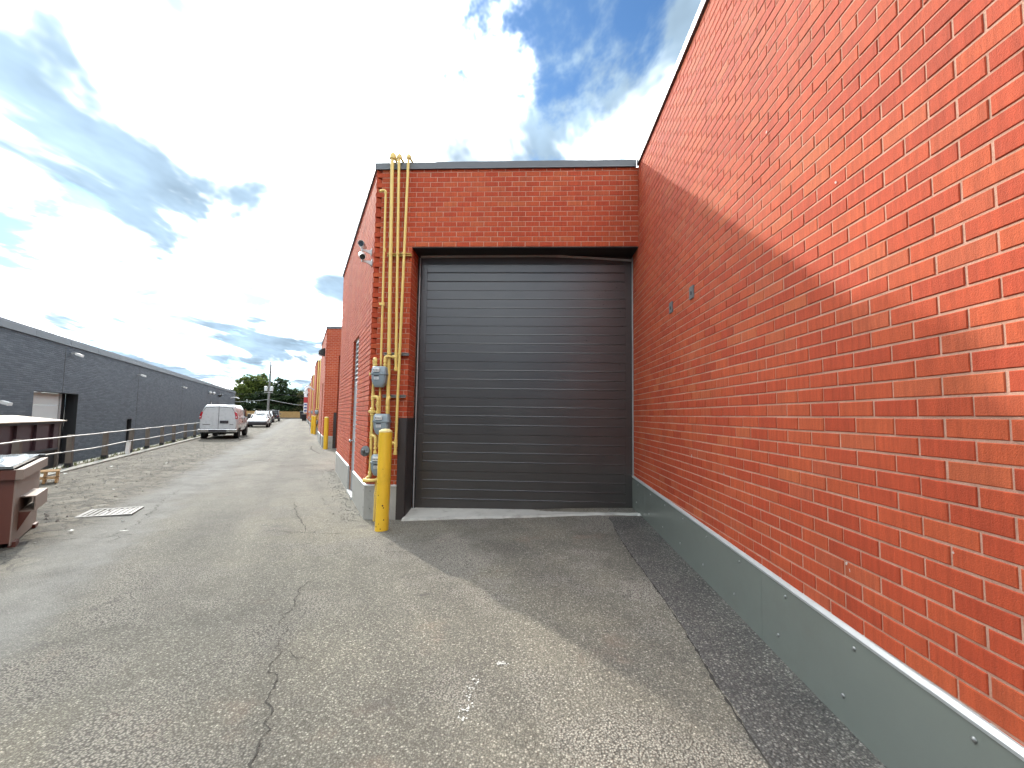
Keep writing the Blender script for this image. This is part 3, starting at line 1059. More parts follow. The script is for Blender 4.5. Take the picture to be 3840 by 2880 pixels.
# ---- the unit with the big door
unit_0 = thing('brick_unit', 'red brick unit with the big dark overhead door and yellow gas pipes', 'building', (CX, YW, 0), group='red brick saw-tooth units')
JX, LINT, DPL = -1.867, 4.0405, 6.98        # jamb, lintel height, door plane
ZPH = LINT                                   # a bed joint at the lintel
mb = MB()
mb.box((CX + 0.085, YW + MR, -0.3), (JX - MR, YW + 0.35, ROOF))            # pier
mb.box((JX - MR, YW + MR, LINT + 0.002), (XR + MR, YW + 0.35, ROOF))       # over the door
wall_d = mb.build('wall', 'mortar', unit_0)
E0 = V((CX, YW, 0)) + DA * LA
O0 = V((CX, YW, 0))
DNEAR, DFAR, DTOP = 1.66, 2.58, 2.93
mb = MB()
for t0, t1, z0, z1 in ((0.10, DNEAR - .008, -.3, ROOF), (DNEAR - .008, DFAR + .008, DTOP + .008, ROOF), (DFAR + .008, LA, -.3, ROOF)):
    mb.obox(O0 + DA * t0 - DN * 0.024 + Z * z0, DA * (t1 - t0), -DN * 0.30, Z * (z1 - z0))
wall_a = mb.build('alley_wall', 'mortar', unit_0)
mb = MB()
mb.obox((JX - 0.30, YW + 0.352, -.3), (0.30 - MR, 0, 0), (0, 0.25, 0), (0, 0, LINT + 0.3))
mb.build('jamb_wall', 'mortar', unit_0)
bw = Brickwork(2)
bw.wall(wall_d, O0, X, Y, XR - CX, 0.40, ROOF, ZPH, holes=[(JX - CX, 99, -9, LINT - 0.001)],
        start=lambda k: 0.0 if k % 2 == 0 else 0.088)
bw.wall(wall_a, E0, -DA, -DN, LA, 0.36, ROOF, ZPH, holes=[(LA - DFAR, LA - DNEAR, -9, DTOP)],
        stop=lambda k: LA - 0.048 if k % 2 == 0 else LA, shift=LA % BL)
# reveals of the big door and of the side door
bw.wall(wall_d, V((JX, DPL - 0.02, 0)), -Y, -X, DPL - 0.02 - YW - 0.10, 0.02, LINT, ZPH, depth=0.05)
bw.finish()
mb = MB()
mb.add([O0 + Z * 5.2 + V((.06, .06, 0)), E0 + Z * 5.2 + V((.06, -.05, 0)), E0 + Z * 5.2 + X * 26, V((XR + 22, YW + .06, 5.2))], [(0, 1, 2, 3)])
mb.build('roof', 'roof_gravel', unit_0)
# back walls that close the unit off towards the light
uv_mesh('back_wall', [([E0 + Z * -.4, E0 + Z * -.4 + Y * (PER - LA) * cos(AL), E0 + Z * ROOF + Y * (PER - LA) * cos(AL), E0 + Z * ROOF],
                       [(0, -.4), (7.5, -.4), (7.5, ROOF), (0, ROOF)])], 'brick_far', unit_0)
coping(unit_0, O0 - X * 0.028, V((XR - 0.03, YW, 0)), -Y)
o = coping(unit_0, O0 + X * 0.93, V((XR - 0.032, YW - 0.003, 0)), -Y)
o.location.z += 0.004
coping(unit_0, O0 + DA * 0.02, E0, DN)
coping(unit_0, E0 + X * 0.0, E0 + Y * 7.5, -X)

# galvanised base flashing
BT = 0.43


def galv(parent, p, q, out, z0, z1, screws=True, top=True):
    u = (q - p).normalized()
    L_ = (q - p).length
    mb = MB()
    mb.obox(p + Z * z0 + out * 0.015, u * L_, -out * 0.03, Z * (z1 - z0 - 0.012))
    o_ = mb.build('base_flashing', 'galvanised', parent)
    if top:
        mb = MB()
        mb.prism([(-0.022, -0.012), (-0.026, 0.004), (0.002, 0.026), (0.02, 0.026), (0.02, -0.012)], L_, p + Z * z1, -out, Z, u)
        mb.build('flashing_trim', 'trim_light', parent)
    if screws:
        for du in (0.09, L_ - 0.10):
            for z_ in (z1 - 0.075, z1 - 0.33):
                mb = MB()
                mb.lathe([(0.011, 0), (0.009, 0.004), (0.0, 0.007)], p + u * du + Z * z_ + out * 0.015, 10, out)
                mb.build('screw', 'screw', o_, smooth=40)
    return o_


galv(unit_0, O0 - X * 0.015, V((-1.985, YW, 0)), -Y, -0.3, BT)
galv(unit_0, O0 + DA * 0.012, O0 + DA * DNEAR, DN, -0.3, BT)
galv(unit_0, O0 + DA * DFAR, E0, DN, -0.3, BT)
# dark corner guard at the jamb
mb = MB()
mb.box((-1.985, YW - 0.020, -0.2), (JX + 0.004, YW + 0.010, 1.435))
mb.box((JX - 0.02, YW + 0.0102, -0.2), (JX + 0.012, DPL - 0.03, 1.435))
mb.build('corner_guard', 'guard_dark', unit_0)
# soffit, and a black sheet behind that stands in for the dark interior
mb = MB()
mb.box((JX, YW + 0.012, LINT - 0.012), (XR, DPL + 0.12, LINT - 0.001))
mb.build('lintel', 'black_steel', unit_0)
mb = MB()
mb.box((JX - 0.2, DPL + 0.12, -0.2), (XR + 0.2, DPL + 0.15, LINT + 0.2))
mb.build('interior_black_sheet', 'black_steel', unit_0)
# concrete sill
mb = MB()
rnd = random.Random(31)
top, bot = [], []
xs = [JX + (XR - JX) * i / 40 for i in range(41)]
for i, x in enumerate(xs):
    yf = 6.475 + 0.014 * sin(x * 3) + rnd.uniform(-0.012, 0.012)
    zf = gz(x, yf) + 0.028
    top.append((V((x, yf, zf - 0.03)), V((x, yf + 0.012, zf)), V((x, DPL + 0.1, 0.058)), V((x, DPL + 0.1, -.1))))
vs_ = [p_ for r_ in top for p_ in r_]
mb.add(vs_, [(i * 4 + k, i * 4 + k + 1, (i + 1) * 4 + k + 1, (i + 1) * 4 + k) for i in range(40) for k in range(3)])
sill = mb.build('door_sill', 'concrete', unit_0, smooth=40)

# overhead door: seven ribbed sections
door = tag(bpy.data.objects.new('overhead_door', None), None)
COL.objects.link(door)
door.empty_display_size = 0.1
door.parent = unit_0
door.location = V((0, DPL, 0)) - unit_0.location
del_keys = [k for k in door.keys()]
DX0, DX1, DZ0, DH = -1.815, 1.535, 0.045, 0.5715
for i in range(7):
    z0 = DZ0 + i * DH
    prof = [(0.004, 0.0), (0.0, 0.004)]
    for j in (1, 2, 3):
        zc = DH * j / 4
        prof += [(0.0, zc - 0.006), (0.009, zc - 0.003), (0.009, zc + 0.001), (-0.003, zc + 0.005), (0.0, zc + 0.014)]
    prof += [(0.0, DH - 0.003), (0.004, DH - 0.0015)]
    mb = MB()
    L_ = [V((DX0, DPL + d, z0 + h_)) for d, h_ in prof]
    R_ = [V((DX1, DPL + d, z0 + h_)) for d, h_ in prof]
    if i == 6:      # the top section is knocked out of true at its right end
        R_ = [p_ + V((0, 0.012, 0)) for p_ in R_]
    back = [V((DX0, DPL + 0.045, z0)), V((DX0, DPL + 0.045, z0 + DH - 0.0015))]
    n_ = len(prof)
    xs = [0, 0.03, 0.032, 0.5, 0.968, 0.97, 1.0]
    rings = []
    for x in xs:
        ring = []
        for k in range(n_):
            q = L_[k].lerp(R_[k], x)
            if x in (0, 1.0, 0.03, 0.97):
                q = V((q.x, DPL + 0.002 + (0.012 if i == 6 and x > 0.5 else 0), q.z))
            ring.append(q)
        ring += [V((ring[0].x, DPL + 0.045, z0 + DH - 0.0015)), V((ring[0].x, DPL + 0.045, z0))]
        rings.append(ring)
    mb.loft(rings)
    mb.build('section', 'door_steel', door, fix=True)
mb = MB()
mb.box((DX0, DPL - 0.006, DZ0 - 0.035), (DX1, DPL + 0.03, DZ0 - 0.001))
mb.build('bottom_seal', 'black_steel', door)
rnd = random.Random(77)
for i in range(26):
    x, z_ = rnd.uniform(0.75, 1.48), rnd.gauss(3.05, 0.42)
    if (z_ - DZ0) % (DH / 4) < 0.03 or z_ > 3.95:
        continue
    r_ = rnd.uniform(.003, .010)
    mb = MB()
    mb.add([V((x + r_ * rnd.uniform(.6, 1.3) * cos(2 * pi * k / 7), DPL - 0.0015, z_ + r_ * rnd.uniform(.6, 1.3) * sin(2 * pi * k / 7))) for k in range(7)], [tuple(range(7))])
    mb.build('paint_chip', 'black_steel', door, fix=False)
# side strips and bent head strip
for x0, x1 in ((JX + 0.032, JX + 0.048), (XR - 0.016, XR - 0.002)):
    mb = MB()
    mb.cbox((x0, DPL - 0.035, 0.03), (x1, DPL - 0.003, 4.0), 0.004)
    mb.build('weather_strip', 'weather_strip', unit_0)
mb = MB()
hs = [(JX + 0.05, 4.020), (-0.9, 4.028), (0.0, 4.033), (0.35, 4.028), (0.75, 4.006), (1.15, 3.980), (XR - 0.02, 3.955)]
mb.loft([[V((x, DPL - 0.050, z_ - 0.016)), V((x, DPL - 0.050, z_ + 0.006)), V((x, DPL - 0.010, z_ + 0.010)), V((x, DPL - 0.004, z_ - 0.016))] for x, z_ in hs])
mb.build('head_strip', 'weather_strip', unit_0)
mb = MB()
mb.box((JX + 0.012, DPL - 0.012, 0.02), (DX0 + 0.01, DPL - 0.004, LINT - 0.013))
mb.build('door_track_cover', 'black_steel', unit_0)


def side_door(parent, base):
    """steel door with a louvred vent over it, set back in the alley face; base = corner point"""
    o_ = bpy.data.objects.new('side_door', None)
    COL.objects.link(o_)
    o_.empty_display_size = 0.1
    o_.parent = parent
    o_.location = base - parent.location
    rec = -DN * 0.060
    p0 = base + DA * DNEAR + rec
    wd = DFAR - DNEAR
    mb = MB()
    mb.obox(p0 + DA * 0.03 + Z * -0.02, DA * (wd - 0.06), -DN * 0.04, Z * 2.05)
    mb.build('door_leaf', 'door_grey', o_)
    mb = MB()
    for a0, a1, z0, z1 in ((0, .03, -.02, 2.93), (wd - .03, wd, -.02, 2.93), (.03, wd - .03, 2.032, 2.07), (.03, wd - .03, 2.88, 2.93)):
        mb.obox(p0 + DA * a0 + Z * z0 + DN * 0.012, DA * (a1 - a0), -DN * 0.06, Z * (z1 - z0))
    mb.build('door_frame', 'trim_light', o_)
    mb = MB()
    mb.obox(p0 + DA * .03 + Z * 2.07 - DN * 0.05, DA * (wd - .06), -DN * 0.02, Z * 0.81)
    mb.build('vent_back', 'black_steel', o_)
    for i in range(9):
        mb = MB()
        z_ = 2.085 + i * 0.089
        mb.obox(p0 + DA * .032 + Z * z_ + DN * 0.01, DA * (wd - .064), V((0, 0, 0.012)), -DN * 0.045 + Z * 0.07)
        mb.build('louver', 'louver_white', o_)
    mb = MB()
    hp = p0 + DA * 0.80 + Z * 0.95
    mb.lathe([(0.030, 0), (0.030, 0.006), (0.012, 0.010), (0.012, 0.045), (0.028, 0.055), (0.031, 0.075), (0.022, 0.088), (0, 0.090)], hp, 16, DN)
    mb.build('knob', 'chrome', o_, smooth=40)
    mb = MB()
    mb.lathe([(0.024, 0), (0.024, 0.012), (0.017, 0.02), (0, 0.022)], hp + Z * 0.28, 14, DN)
    mb.build('lock', 'chrome', o_, smooth=40)
    mb = MB()
    mb.obox(base + DA * DNEAR + Z * -0.10 + DN * 0.03, DA * wd, -DN * 0.08, Z * 0.078)
    mb.build('threshold', 'trim_light', o_)
    return o_


side_door(unit_0, O0)

# ---- yellow gas pipes and meters on the pier
gas = thing('gas_meter_set', 'yellow gas pipes with three grey meters on the pier beside the big door', 'gas meters', (-2.2, 6.5, gz(-2.2, 6.5)))
PY = 6.505


def gpipe(pts, r_, name='pipe', fillet=None):
    """pipe along points, corners rounded"""
    pts = [V(p_) for p_ in pts]
    out = [pts[0]]
    fr = fillet or r_ * 2.2
    for i in range(1, len(pts) - 1):
        a_, b_ = (pts[i - 1] - pts[i]), (pts[i + 1] - pts[i])
        f_ = min(fr, a_.length * 0.45, b_.length * 0.45)
        a_.normalize()
        b_.normalize()
        for k in range(6):
            s_ = k / 5
            out.append(pts[i] + a_ * f_ * (1 - s_) ** 2 + b_ * f_ * s_ ** 2)
    out.append(pts[-1])
    mb = MB()
    mb.tube(out, r_, 14)
    return mb.build(name, 'pipe_yellow', gas, smooth=50)


def collar(p, d, r_, l=0.035, name='fitting'):
    d = V(d).normalized()
    mb = MB()
    mb.lathe([(r_ * 1.0, -l / 2 - .004), (r_ * 1.28, -l / 2), (r_ * 1.28, l / 2), (r_ * 1.0, l / 2 + .004)], p, 14, d)
    return mb.build(name, 'pipe_yellow', gas, smooth=40)


def elbow(p, d1, d2, r_, name='fitting'):
    d1, d2 = V(d1).normalized(), V(d2).normalized()
    p = V(p)
    k = r_ * 2.6
    pts = [p + d1 * k]
    for j in range(7):
        s_ = j / 6
        pts.append(p + d1 * k * 0.75 * (1 - s_) ** 2 + d2 * k * 0.75 * s_ ** 2)
    pts.append(p + d2 * k)
    mb = MB()
    mb.tube(pts, [r_ * 1.30] * len(pts), 14)
    mb.build(name, 'pipe_yellow', gas, smooth=50)


def tee(p, d, d2, r_):
    d, d2 = V(d).normalized(), V(d2).normalized()
    p = V(p)
    mb = MB()
    mb.tube([p - d * r_ * 2.6, p + d * r_ * 2.6], r_ * 1.28, 14)
    mb.tube([p, p + d2 * r_ * 2.6], r_ * 1.28, 14)
    mb.build('fitting', 'pipe_yellow', gas, smooth=50)


R1, R2, R3, R4 = 0.0165, 0.027, 0.0205, 0.0205
# four risers
gpipe([(-2.275, PY, 4.86), (-2.262, PY, 3.1), (-2.250, PY, 1.0)], R1, 'riser_pipe')
elbow((-2.276, PY, 4.885), (0, 0, -1), (-1, -0.1, 0.12), R1)
elbow((-2.335, PY - 0.006, 4.892), (1, 0.1, -0.1), (-0.6, -0.5, -0.75), R1)
for x0, x1, zb, zt, r_ in ((-2.192, -2.125, 1.30, 5.475, R2), (-2.088, -2.030, 2.15, 5.46, R3), (-1.940, -1.998, 0.92, 5.455, R4)):
    gpipe([(x1, PY, zb), (x0, PY, zt), (x0 + 0.05, PY + 3.2, zt + 0.01)], r_, 'riser_pipe')
    elbow((x0, PY, zt), (0, 0, -1), (0.02, 1, 0), r_ * 1.2)
for p_, r_ in (((-2.262, PY, 3.96), R1), ((-2.253, PY, 3.13), R1)):
    collar(p_, Z, r_, 0.05)
mb = MB()
mb.obox((-2.31, PY - 0.02, 3.115), (0.05, 0, 0), (0, 0.10, 0), (0, 0, 0.035))
mb.build('pipe_clip', 'pipe_yellow', gas)
collar((-2.029, PY, 2.155), Z, R3, 0.05, 'end_cap')
collar((-1.998, PY, 0.925), Z, R4, 0.05, 'end_cap')
# unistrut brackets with clamps
for z_, xa, xb, mt in ((3.905, -2.235, -1.865, 'pipe_yellow'), (2.385, -2.24, -1.86, 'strut_steel'), (1.755, -2.235, -1.89, 'strut_steel')):
    mb = MB()
    mb.box((xa, YW - 0.055, z_ - 0.02), (xb, YW - 0.004, z_ - 0.012))
    mb.box((xa, YW - 0.055, z_ + 0.012), (xb, YW - 0.004, z_ + 0.02))
    mb.box((xa, YW - 0.012, z_ - 0.0119), (xb, YW - 0.0035, z_ + 0.0119))
    mb.build('strut_bracket', mt, gas)
for x, r_ in ((-2.165, R2), (-2.062, R3), (-1.968, R4)):
    for z_ in (3.905, 2.385):
        xx = x + (0.03 if z_ < 3 and x < -2 else 0) - (0.012 if z_ < 3 and x > -2 else 0)
        mb = MB()
        mb.lathe([(r_ + .001, -0.012), (r_ + 0.006, -0.012), (r_ + 0.006, 0.012), (r_ + .001, 0.012)], (xx, PY, z_), 14)
        mb.box((xx - 0.004, PY + r_ * 0.8, z_ - 0.012), (xx + 0.004, YW - 0.05, z_ + 0.012))
        mb.build('pipe_clamp', 'pipe_yellow', gas, smooth=40)
mb = MB()
mb.box((-2.02, YW - 0.008, 2.22), (-1.985, YW - 0.002, 2.36))
mb.build('strut_bracket', 'strut_steel', gas)
# manifold riser near the corner
MX = -2.362
gpipe([(MX, PY, 0.62), (MX + 0.004, PY, 2.275)], R3, 'manifold_pipe')
PM = PY - 0.055


def meter(cx, zt, wd, lab=True):
    """diaphragm gas meter hanging under its two swivels; top at zt"""
    part = bpy.data.objects.new('gas_meter', None)
    COL.objects.link(part)
    part.empty_display_size = 0.1
    part.parent = gas
    part.location = V((cx, PM, zt)) - gas.location
    d = 0.165

    def ring(z_, w_, dp, yo=0.0):
        P = []
        for k in range(28):
            an = 2 * pi * k / 28
            c_, s_ = cos(an), sin(an)
            ex = 0.42
            P.append(V((cx + w_ / 2 * math.copysign(abs(c_) ** ex, c_), PM + yo + dp / 2 * math.copysign(abs(s_) ** ex, s_), zt + z_)))
        return P
    mb = MB()
    mb.loft([ring(0, wd * .72, d * .6), ring(-.008, wd * .82, d * .78), ring(-.028, wd * .90, d * .92), ring(-.10, wd * .95, d), ring(-.104, wd * 1.03, d * 1.08),
             ring(-.122, wd * 1.03, d * 1.08), ring(-.126, wd * .93, d * .98), ring(-.205, wd * .90, d * .93), ring(-.255, wd * .78, d * .82), ring(-.290, wd * .62, d * .66), ring(-.305, wd * .52, d * .52)])
    body = mb.build('meter_body', 'meter_grey', part, smooth=35)
    mb = MB()
    mb.cbox((cx - wd * .30, PM - d * .5 - 0.022, zt - 0.088), (cx + wd * .10, PM - d * .5 + 0.03, zt - 0.026), 0.006)
    mb.build('index_box', 'meter_index', part, smooth=40)
    for k in range(4):
        mb = MB()
        xx = cx - wd * .25 + k * wd * .09
        mb.lathe([(0.0085, 0), (0.0085, 0.0012), (0.0065, 0.0014), (0.0065, 0.0006), (0, 0.0006)], (xx, PM - d * .5 - 0.022, zt - 0.062), 12, (0, -1, 0))
        mb.build('dial', 'ink', part)
    mb = MB()
    mb.box((cx - wd * .24, PM - d * .49 - 0.008, zt - 0.152), (cx + wd * .04, PM - d * .4, zt - 0.136))
    mb.build('nameplate', 'ink', part)
    mb = MB()
    mb.box((cx - wd * .24, PM - d * .48 - 0.006, zt - 0.198), (cx + wd * .04, PM - d * .4, zt - 0.156))
    st_ = mb.build('sticker', 'sticker_white', part)
    for k in range(4):
        mb = MB()
        mb.box((cx - wd * .22, PM - d * .48 - 0.0075, zt - 0.192 + k * 0.009), (cx + wd * .02 - 0.01 * (k % 2), PM - d * .48 - 0.0055, zt - 0.189 + k * 0.009))
        mb.build('print_line', 'ink', part)
    for sx in (-1, 1):
        mb = MB()
        xx = cx + sx * wd * 0.30
        mb.lathe([(0.020, -0.01), (0.020, 0.012), (0.026, 0.014), (0.026, 0.034), (0.021, 0.036), (0.021, 0.05)], (xx, PM, zt), 10)
        mb.build('swivel_nut', 'pipe_yellow', part, smooth=30)
    for k in range(7):
        for sy in (-1, 1):
            mb = MB()
            xx = cx + (k - 3) * wd * 0.145
            mb.lathe([(0.006, -.112 - .012), (0.006, -.112 + .012)], (xx, PM + sy * d * 0.515, zt), 6)
            mb.build('bolt', 'meter_grey', part)
    return part


meter(-2.247, 2.185, 0.235)
meter(-2.190, 1.492, 0.245)
meter(-2.205, 0.905, 0.245)
# upper meter connections
xl, xr_ = -2.247 - 0.07, -2.247 + 0.07
gpipe([(MX + .004, PY, 2.24), (MX + .004, PY, 2.300), (xl, PM, 2.300), (xl, PM, 2.22)], R3 * .95)
elbow((MX + .004, PY, 2.300), (0, 0, -1), (xl - MX, PM - PY, 0), R3 * .9)
elbow((xl, PM, 2.300), (MX - xl, PY - PM, 0), (0, 0, -1), R3 * .9)
gpipe([(xr_, PM, 2.22), (xr_, PM, 2.335), (-2.033, PY, 2.335)], R1)
elbow((xr_, PM, 2.335), (0, 0, -1), (1, .3, 0), R1 * 1.1)
collar((xr_, PM, 2.270), Z, R1 * 1.15, .05)
tee((-2.033, PY, 2.335), Z, (-1, -.3, 0), R3)
mb = MB()
mb.lathe([(0.020, -.03), (0.024, -.02), (0.024, .02), (0.020, .03)], (MX + .002, PY, 2.085), 12)
mb.tube([(MX, PY, 2.085), (MX - .05, PY - .02, 2.075)], 0.011, 10)
mb.tube([(MX - .05, PY - .02, 2.055), (MX - .05, PY - .02, 2.10)], 0.008, 8)
mb.build('valve', 'pipe_yellow', gas, smooth=40)
# tee to the middle meter
tee((MX + .003, PY, 1.737), Z, (1, -.4, 0), R3)
xl, xr_ = -2.190 - 0.073, -2.190 + 0.073
gpipe([(MX, PY, 1.737), (xl, PM, 1.737), (xl, PM, 1.53)], R1)
elbow((xl, PM, 1.737), (-1, .35, 0), (0, 0, -1), R1 * 1.1)
mb = MB()
mb.lathe([(0.018, -.045), (0.026, -.04), (0.026, -.025), (0.021, -.018), (0.030, 0), (0.021, .018), (0.026, .025), (0.026, .04), (0.018, .045)], (xl, PM, 1.625), 10)
mb.tube([(xl, PM, 1.625), (xl, PM - .045, 1.625)], 0.010, 8)
mb.box((xl - .016, PM - .052, 1.613), (xl + .016, PM - .044, 1.637))
mb.build('valve', 'pipe_yellow', gas, smooth=30)
gpipe([(xr_, PM, 1.53), (xr_, PM, 1.70), (-2.127, PY, 1.74)], R1 * 1.2)
collar((xr_, PM, 1.655), Z, R1 * 1.3, .06)
collar((xr_, PM, 1.575), Z, R1 * 1.3, .05)
elbow((xr_, PM, 1.715), (0, 0, -1), (0, 1, .4), R1 * 1.3)
# union in the manifold
mb = MB()
mb.lathe([(0.024, -.055), (0.034, -.05), (0.034, -.03), (0.028, -.025), (0.044, -.018), (0.044, .018), (0.028, .025), (0.034, .03), (0.034, .05), (0.024, .055)], (MX + .002, PY, 1.52), 10)
mb.tube([(MX - .05, PY - .01, 1.52), (MX + .055, PY - .01, 1.52)], 0.019, 10)
mb.build('union', 'pipe_yellow', gas, smooth=30)
# tee to the lowest meter
tee((MX + .001, PY, 1.173), Z, (1, -.4, 0), R3)
xl, xr_ = -2.205 - 0.073, -2.205 + 0.073
gpipe([(MX, PY, 1.173), (xl, PM, 1.165), (xl, PM, 0.95)], R1)
elbow((xl, PM, 1.165), (-1, .35, 0), (0, 0, -1), R1 * 1.1)
for z_ in (1.10, 1.05, 0.99):
    collar((xl, PM, z_), Z, R1 * 1.1, .03)
gpipe([(xr_, PM, 0.95), (xr_, PM, 1.06), (-1.996, PY, 1.065)], R1)
tee((-1.996, PY, 1.065), Z, (-1, -.2, 0), R4)
elbow((xr_, PM, 1.06), (0, 0, -1), (1, .25, 0), R1 * 1.1)
# regulator with its diaphragm casing
rc = V((-2.435, PY - 0.03, 0.945))
rd = V((-0.35, -1.0, 0.12)).normalized()
mb = MB()
mb.lathe([(0.020, -0.05), (0.055, -0.030), (0.072, -0.012), (0.078, -0.008), (0.078, 0.006), (0.070, 0.010), (0.045, 0.022), (0.024, 0.026), (0.022, 0.050), (0.016, 0.056), (0, 0.058)], rc, 24, rd)
mb.build('regulator', 'regulator_grey', gas, smooth=35)
for k in range(8):
    an = 2 * pi * k / 8
    x_ = rd.orthogonal().normalized()
    y_ = rd.cross(x_)
    mb = MB()
    mb.lathe([(0.006, 0), (0.006, 0.010), (0, 0.012)], rc + (x_ * cos(an) + y_ * sin(an)) * 0.070 + rd * 0.004, 6, rd)
    mb.build('bolt', 'regulator_grey', gas)
gpipe([(rc.x + .01, rc.y, rc.z - 0.01), (MX, PY, 0.93)], R1 * 1.2)
mb = MB()
mb.tube([(rc.x + .02, rc.y - .03, rc.z - .02), (rc.x + .06, rc.y - .02, rc.z - .015)], 0.024, 12)
mb.build('regulator_body', 'regulator_grey', gas, smooth=40)
# outlet loop at the bottom
collar((MX, PY, 0.62), Z, R3, .04)
elbow((MX, PY, 0.565), (0, 0, 1), (-.7, -.7, -.2), R3)
gpipe([(MX - .035, PY - .03, 0.545), (MX - .05, PY - .075, 0.525), (-2.25, PY - .09, 0.535), (-2.215, PY - .075, 0.56), (-2.215, PY - .02, 0.60)], R3 * 1.15, 'loop_pipe')
collar((MX - .045, PY - .07, 0.527), (1, 0, 0), R3 * 1.15, .05)
gpipe([(-2.262, PY - .02, 0.52), (-2.268, PY - .02, 0.20), (-2.275, PY - .02, -0.1)], R1 * .9, 'supply_pipe')
for z_ in (0.33, 0.27):
    collar((-2.266, PY - .02, z_), Z, R1 * .9, .03)


# ---- bollards
def bollard(x, y, h_, r_, lab, seed, lean=0.0):
    z0 = gz(x, y)
    o_ = thing('bollard', lab, 'bollard', (x, y, z0), group='yellow bollards guarding the unit corners')
    rnd = random.Random(seed)
    mb = MB()
    prof = [(r_ * (1 + rnd.uniform(-.006, .006)), -0.1 + (h_ + 0.1 - 0.012) * i / 9) for i in range(10)]
    mb.loft([[V((x + lean * (hh_ / h_) + rr_ * cos(2 * pi * k / 32), y + rr_ * sin(2 * pi * k / 32), z0 + hh_)) for k in range(32)] for rr_, hh_ in prof])
    mb.build('post', 'bollard_yellow', o_, smooth=40)
    mb = MB()
    rings = []
    for rr_, hh_ in ((1.0, -0.016), (1.015, -0.006), (0.93, 0.006), (0.55, 0.022), (0.12, 0.028)):
        rings.append([V((x + lean + r_ * rr_ * (1 + rnd.uniform(-.02, .03)) * cos(2 * pi * k / 24), y + r_ * rr_ * sin(2 * pi * k / 24), z0 + h_ + hh_ + rnd.uniform(-.005, .005))) for k in range(24)])
    mb.loft(rings)
    mb.build('concrete_cap', 'bollard_cap', o_, smooth=60)
    return o_


b0 = bollard(-1.985, 5.975, 1.31, 0.089, 'thick yellow bollard right in front of the gas meters', 1, 0.012)
for dx, dz, s_ in ((-0.05, 0.62, .006), (0.02, 0.81, .005), (-0.03, 0.47, .007), (0.05, 0.15, .009), (-0.055, 0.06, .010), (0.01, 0.035, .008), (0.030, 0.335, .012), (0.042, 0.305, .008), (0.045, 0.312, .006), (-0.015, 0.10, .006)):
    mb = MB()
    an = -pi / 2 + dx / 0.089
    q = V((b0.location.x + 0.0902 * cos(an), b0.location.y + 0.0902 * sin(an), b0.location.z + dz))
    mb.lathe([(s_, 0), (s_ * .7, .0008), (0, .001)], q, 9, (cos(an), sin(an), 0))
    mb.build('paint_chip', 'rust_brown', b0)
q = W(21.0, -1.02, 0)
bollard(q.x, q.y, 1.36, 0.092, 'yellow bollard at the corner of the second unit, smooth and pale on top', 2)
q = W(35.42, -0.93, 0)
bollard(q.x, q.y, 1.30, 0.10, 'yellow bollard in front of the third unit, next to small grey meters', 3)
q = W(36.3, -0.80, 0)
bollard(q.x, q.y, 1.32, 0.10, 'farthest yellow bollard, half hidden behind the one at the third unit', 4)


# ---- security cameras by the corner
def sec_cam(t_, z_, d, lab):
    base = O0 + DA * t_ + Z * z_
    o_ = thing('security_camera', lab, 'camera', base, group='security cameras beside the gas pipes')
    d = V(d).normalized()
    mb = MB()
    mb.obox(base - DA * 0.04 - Z * 0.05, DA * 0.08, DN * 0.012, Z * 0.10)
    mb.build('mount_plate', 'white_plastic', o_)
    c_ = base + DN * 0.150 + Z * 0.045
    mb = MB()
    mb.loft([[base + DN * s_ + Z * (zz_ + k2) + DA * k1 for k1, k2 in ((-w_, -h2), (w_, -h2), (w_, h2), (-w_, h2))] for s_, zz_, w_, h2 in ((0.0, -.01, .022, .035), (0.05, .0, .014, .024), (0.09, .008, .012, .016), (0.140, .012, .016, .016))])
    mb.build('arm', 'white_plastic', o_)
    mb = MB()
    mb.lathe([(0.024, -.02), (0.024, .03)], base + DN * 0.140 + Z * 0.015, 12)
    mb.build('joint', 'white_plastic', o_, smooth=40)
    c_ = base + DN * 0.150 + Z * 0.085
    mb = MB()
    mb.lathe([(0.030, -0.17), (0.043, -0.16), (0.045, 0.0), (0.045, 0.085), (0.043, 0.092)], c_, 20, d)
    mb.build('housing', 'white_plastic', o_, smooth=40)
    mb = MB()
    mb.lathe([(0.040, 0.088), (0.040, 0.094), (0.0, 0.0945)], c_, 20, d)
    mb.build('lens', 'lens_black', o_, smooth=40)
    side = d.cross(Z).normalized()
    upd = side.cross(d).normalized()
    mb = MB()
    ring = lambda s_, r_: [c_ + d * s_ + (side * cos(pi * k / 10) + upd * sin(pi * k / 10)) * r_ for k in range(11)]
    R_ = [ring(-.14, .052), ring(.12, .052)]
    R2_ = [ring(-.14, .049), ring(.12, .049)]
    mb.loft([R_[0] + list(reversed(R2_[0])), R_[1] + list(reversed(R2_[1]))])
    mb.build('sun_shield', 'white_plastic', o_, smooth=40)


sec_cam(0.30, 4.06, -DA * 0.9 + DN * 0.25 - Z * 0.10, 'upper white security camera beside the gas pipes, turned along the alley')
sec_cam(0.22, 3.86, V((0.36, -0.8, -0.42)), 'lower white security camera beside the gas pipes, lens towards the viewer')

# white stone by the sill
mb = MB()
rnd = random.Random(3)
pebble(mb, V((1.50, 6.40, gz(1.5, 6.4) + 0.02)), 0.038)
o = mb.build('white_stone', 'stone_white', smooth=30)
tag(o, 'white stone lying at the right end of the door sill', 'stone')

# ------------------------------------------------------------------ further saw-tooth units down the alley
TEETH = {1: 'second', 2: 'third', 3: 'fourth', 4: 'fifth', 5: 'sixth', 6: 'seventh'}


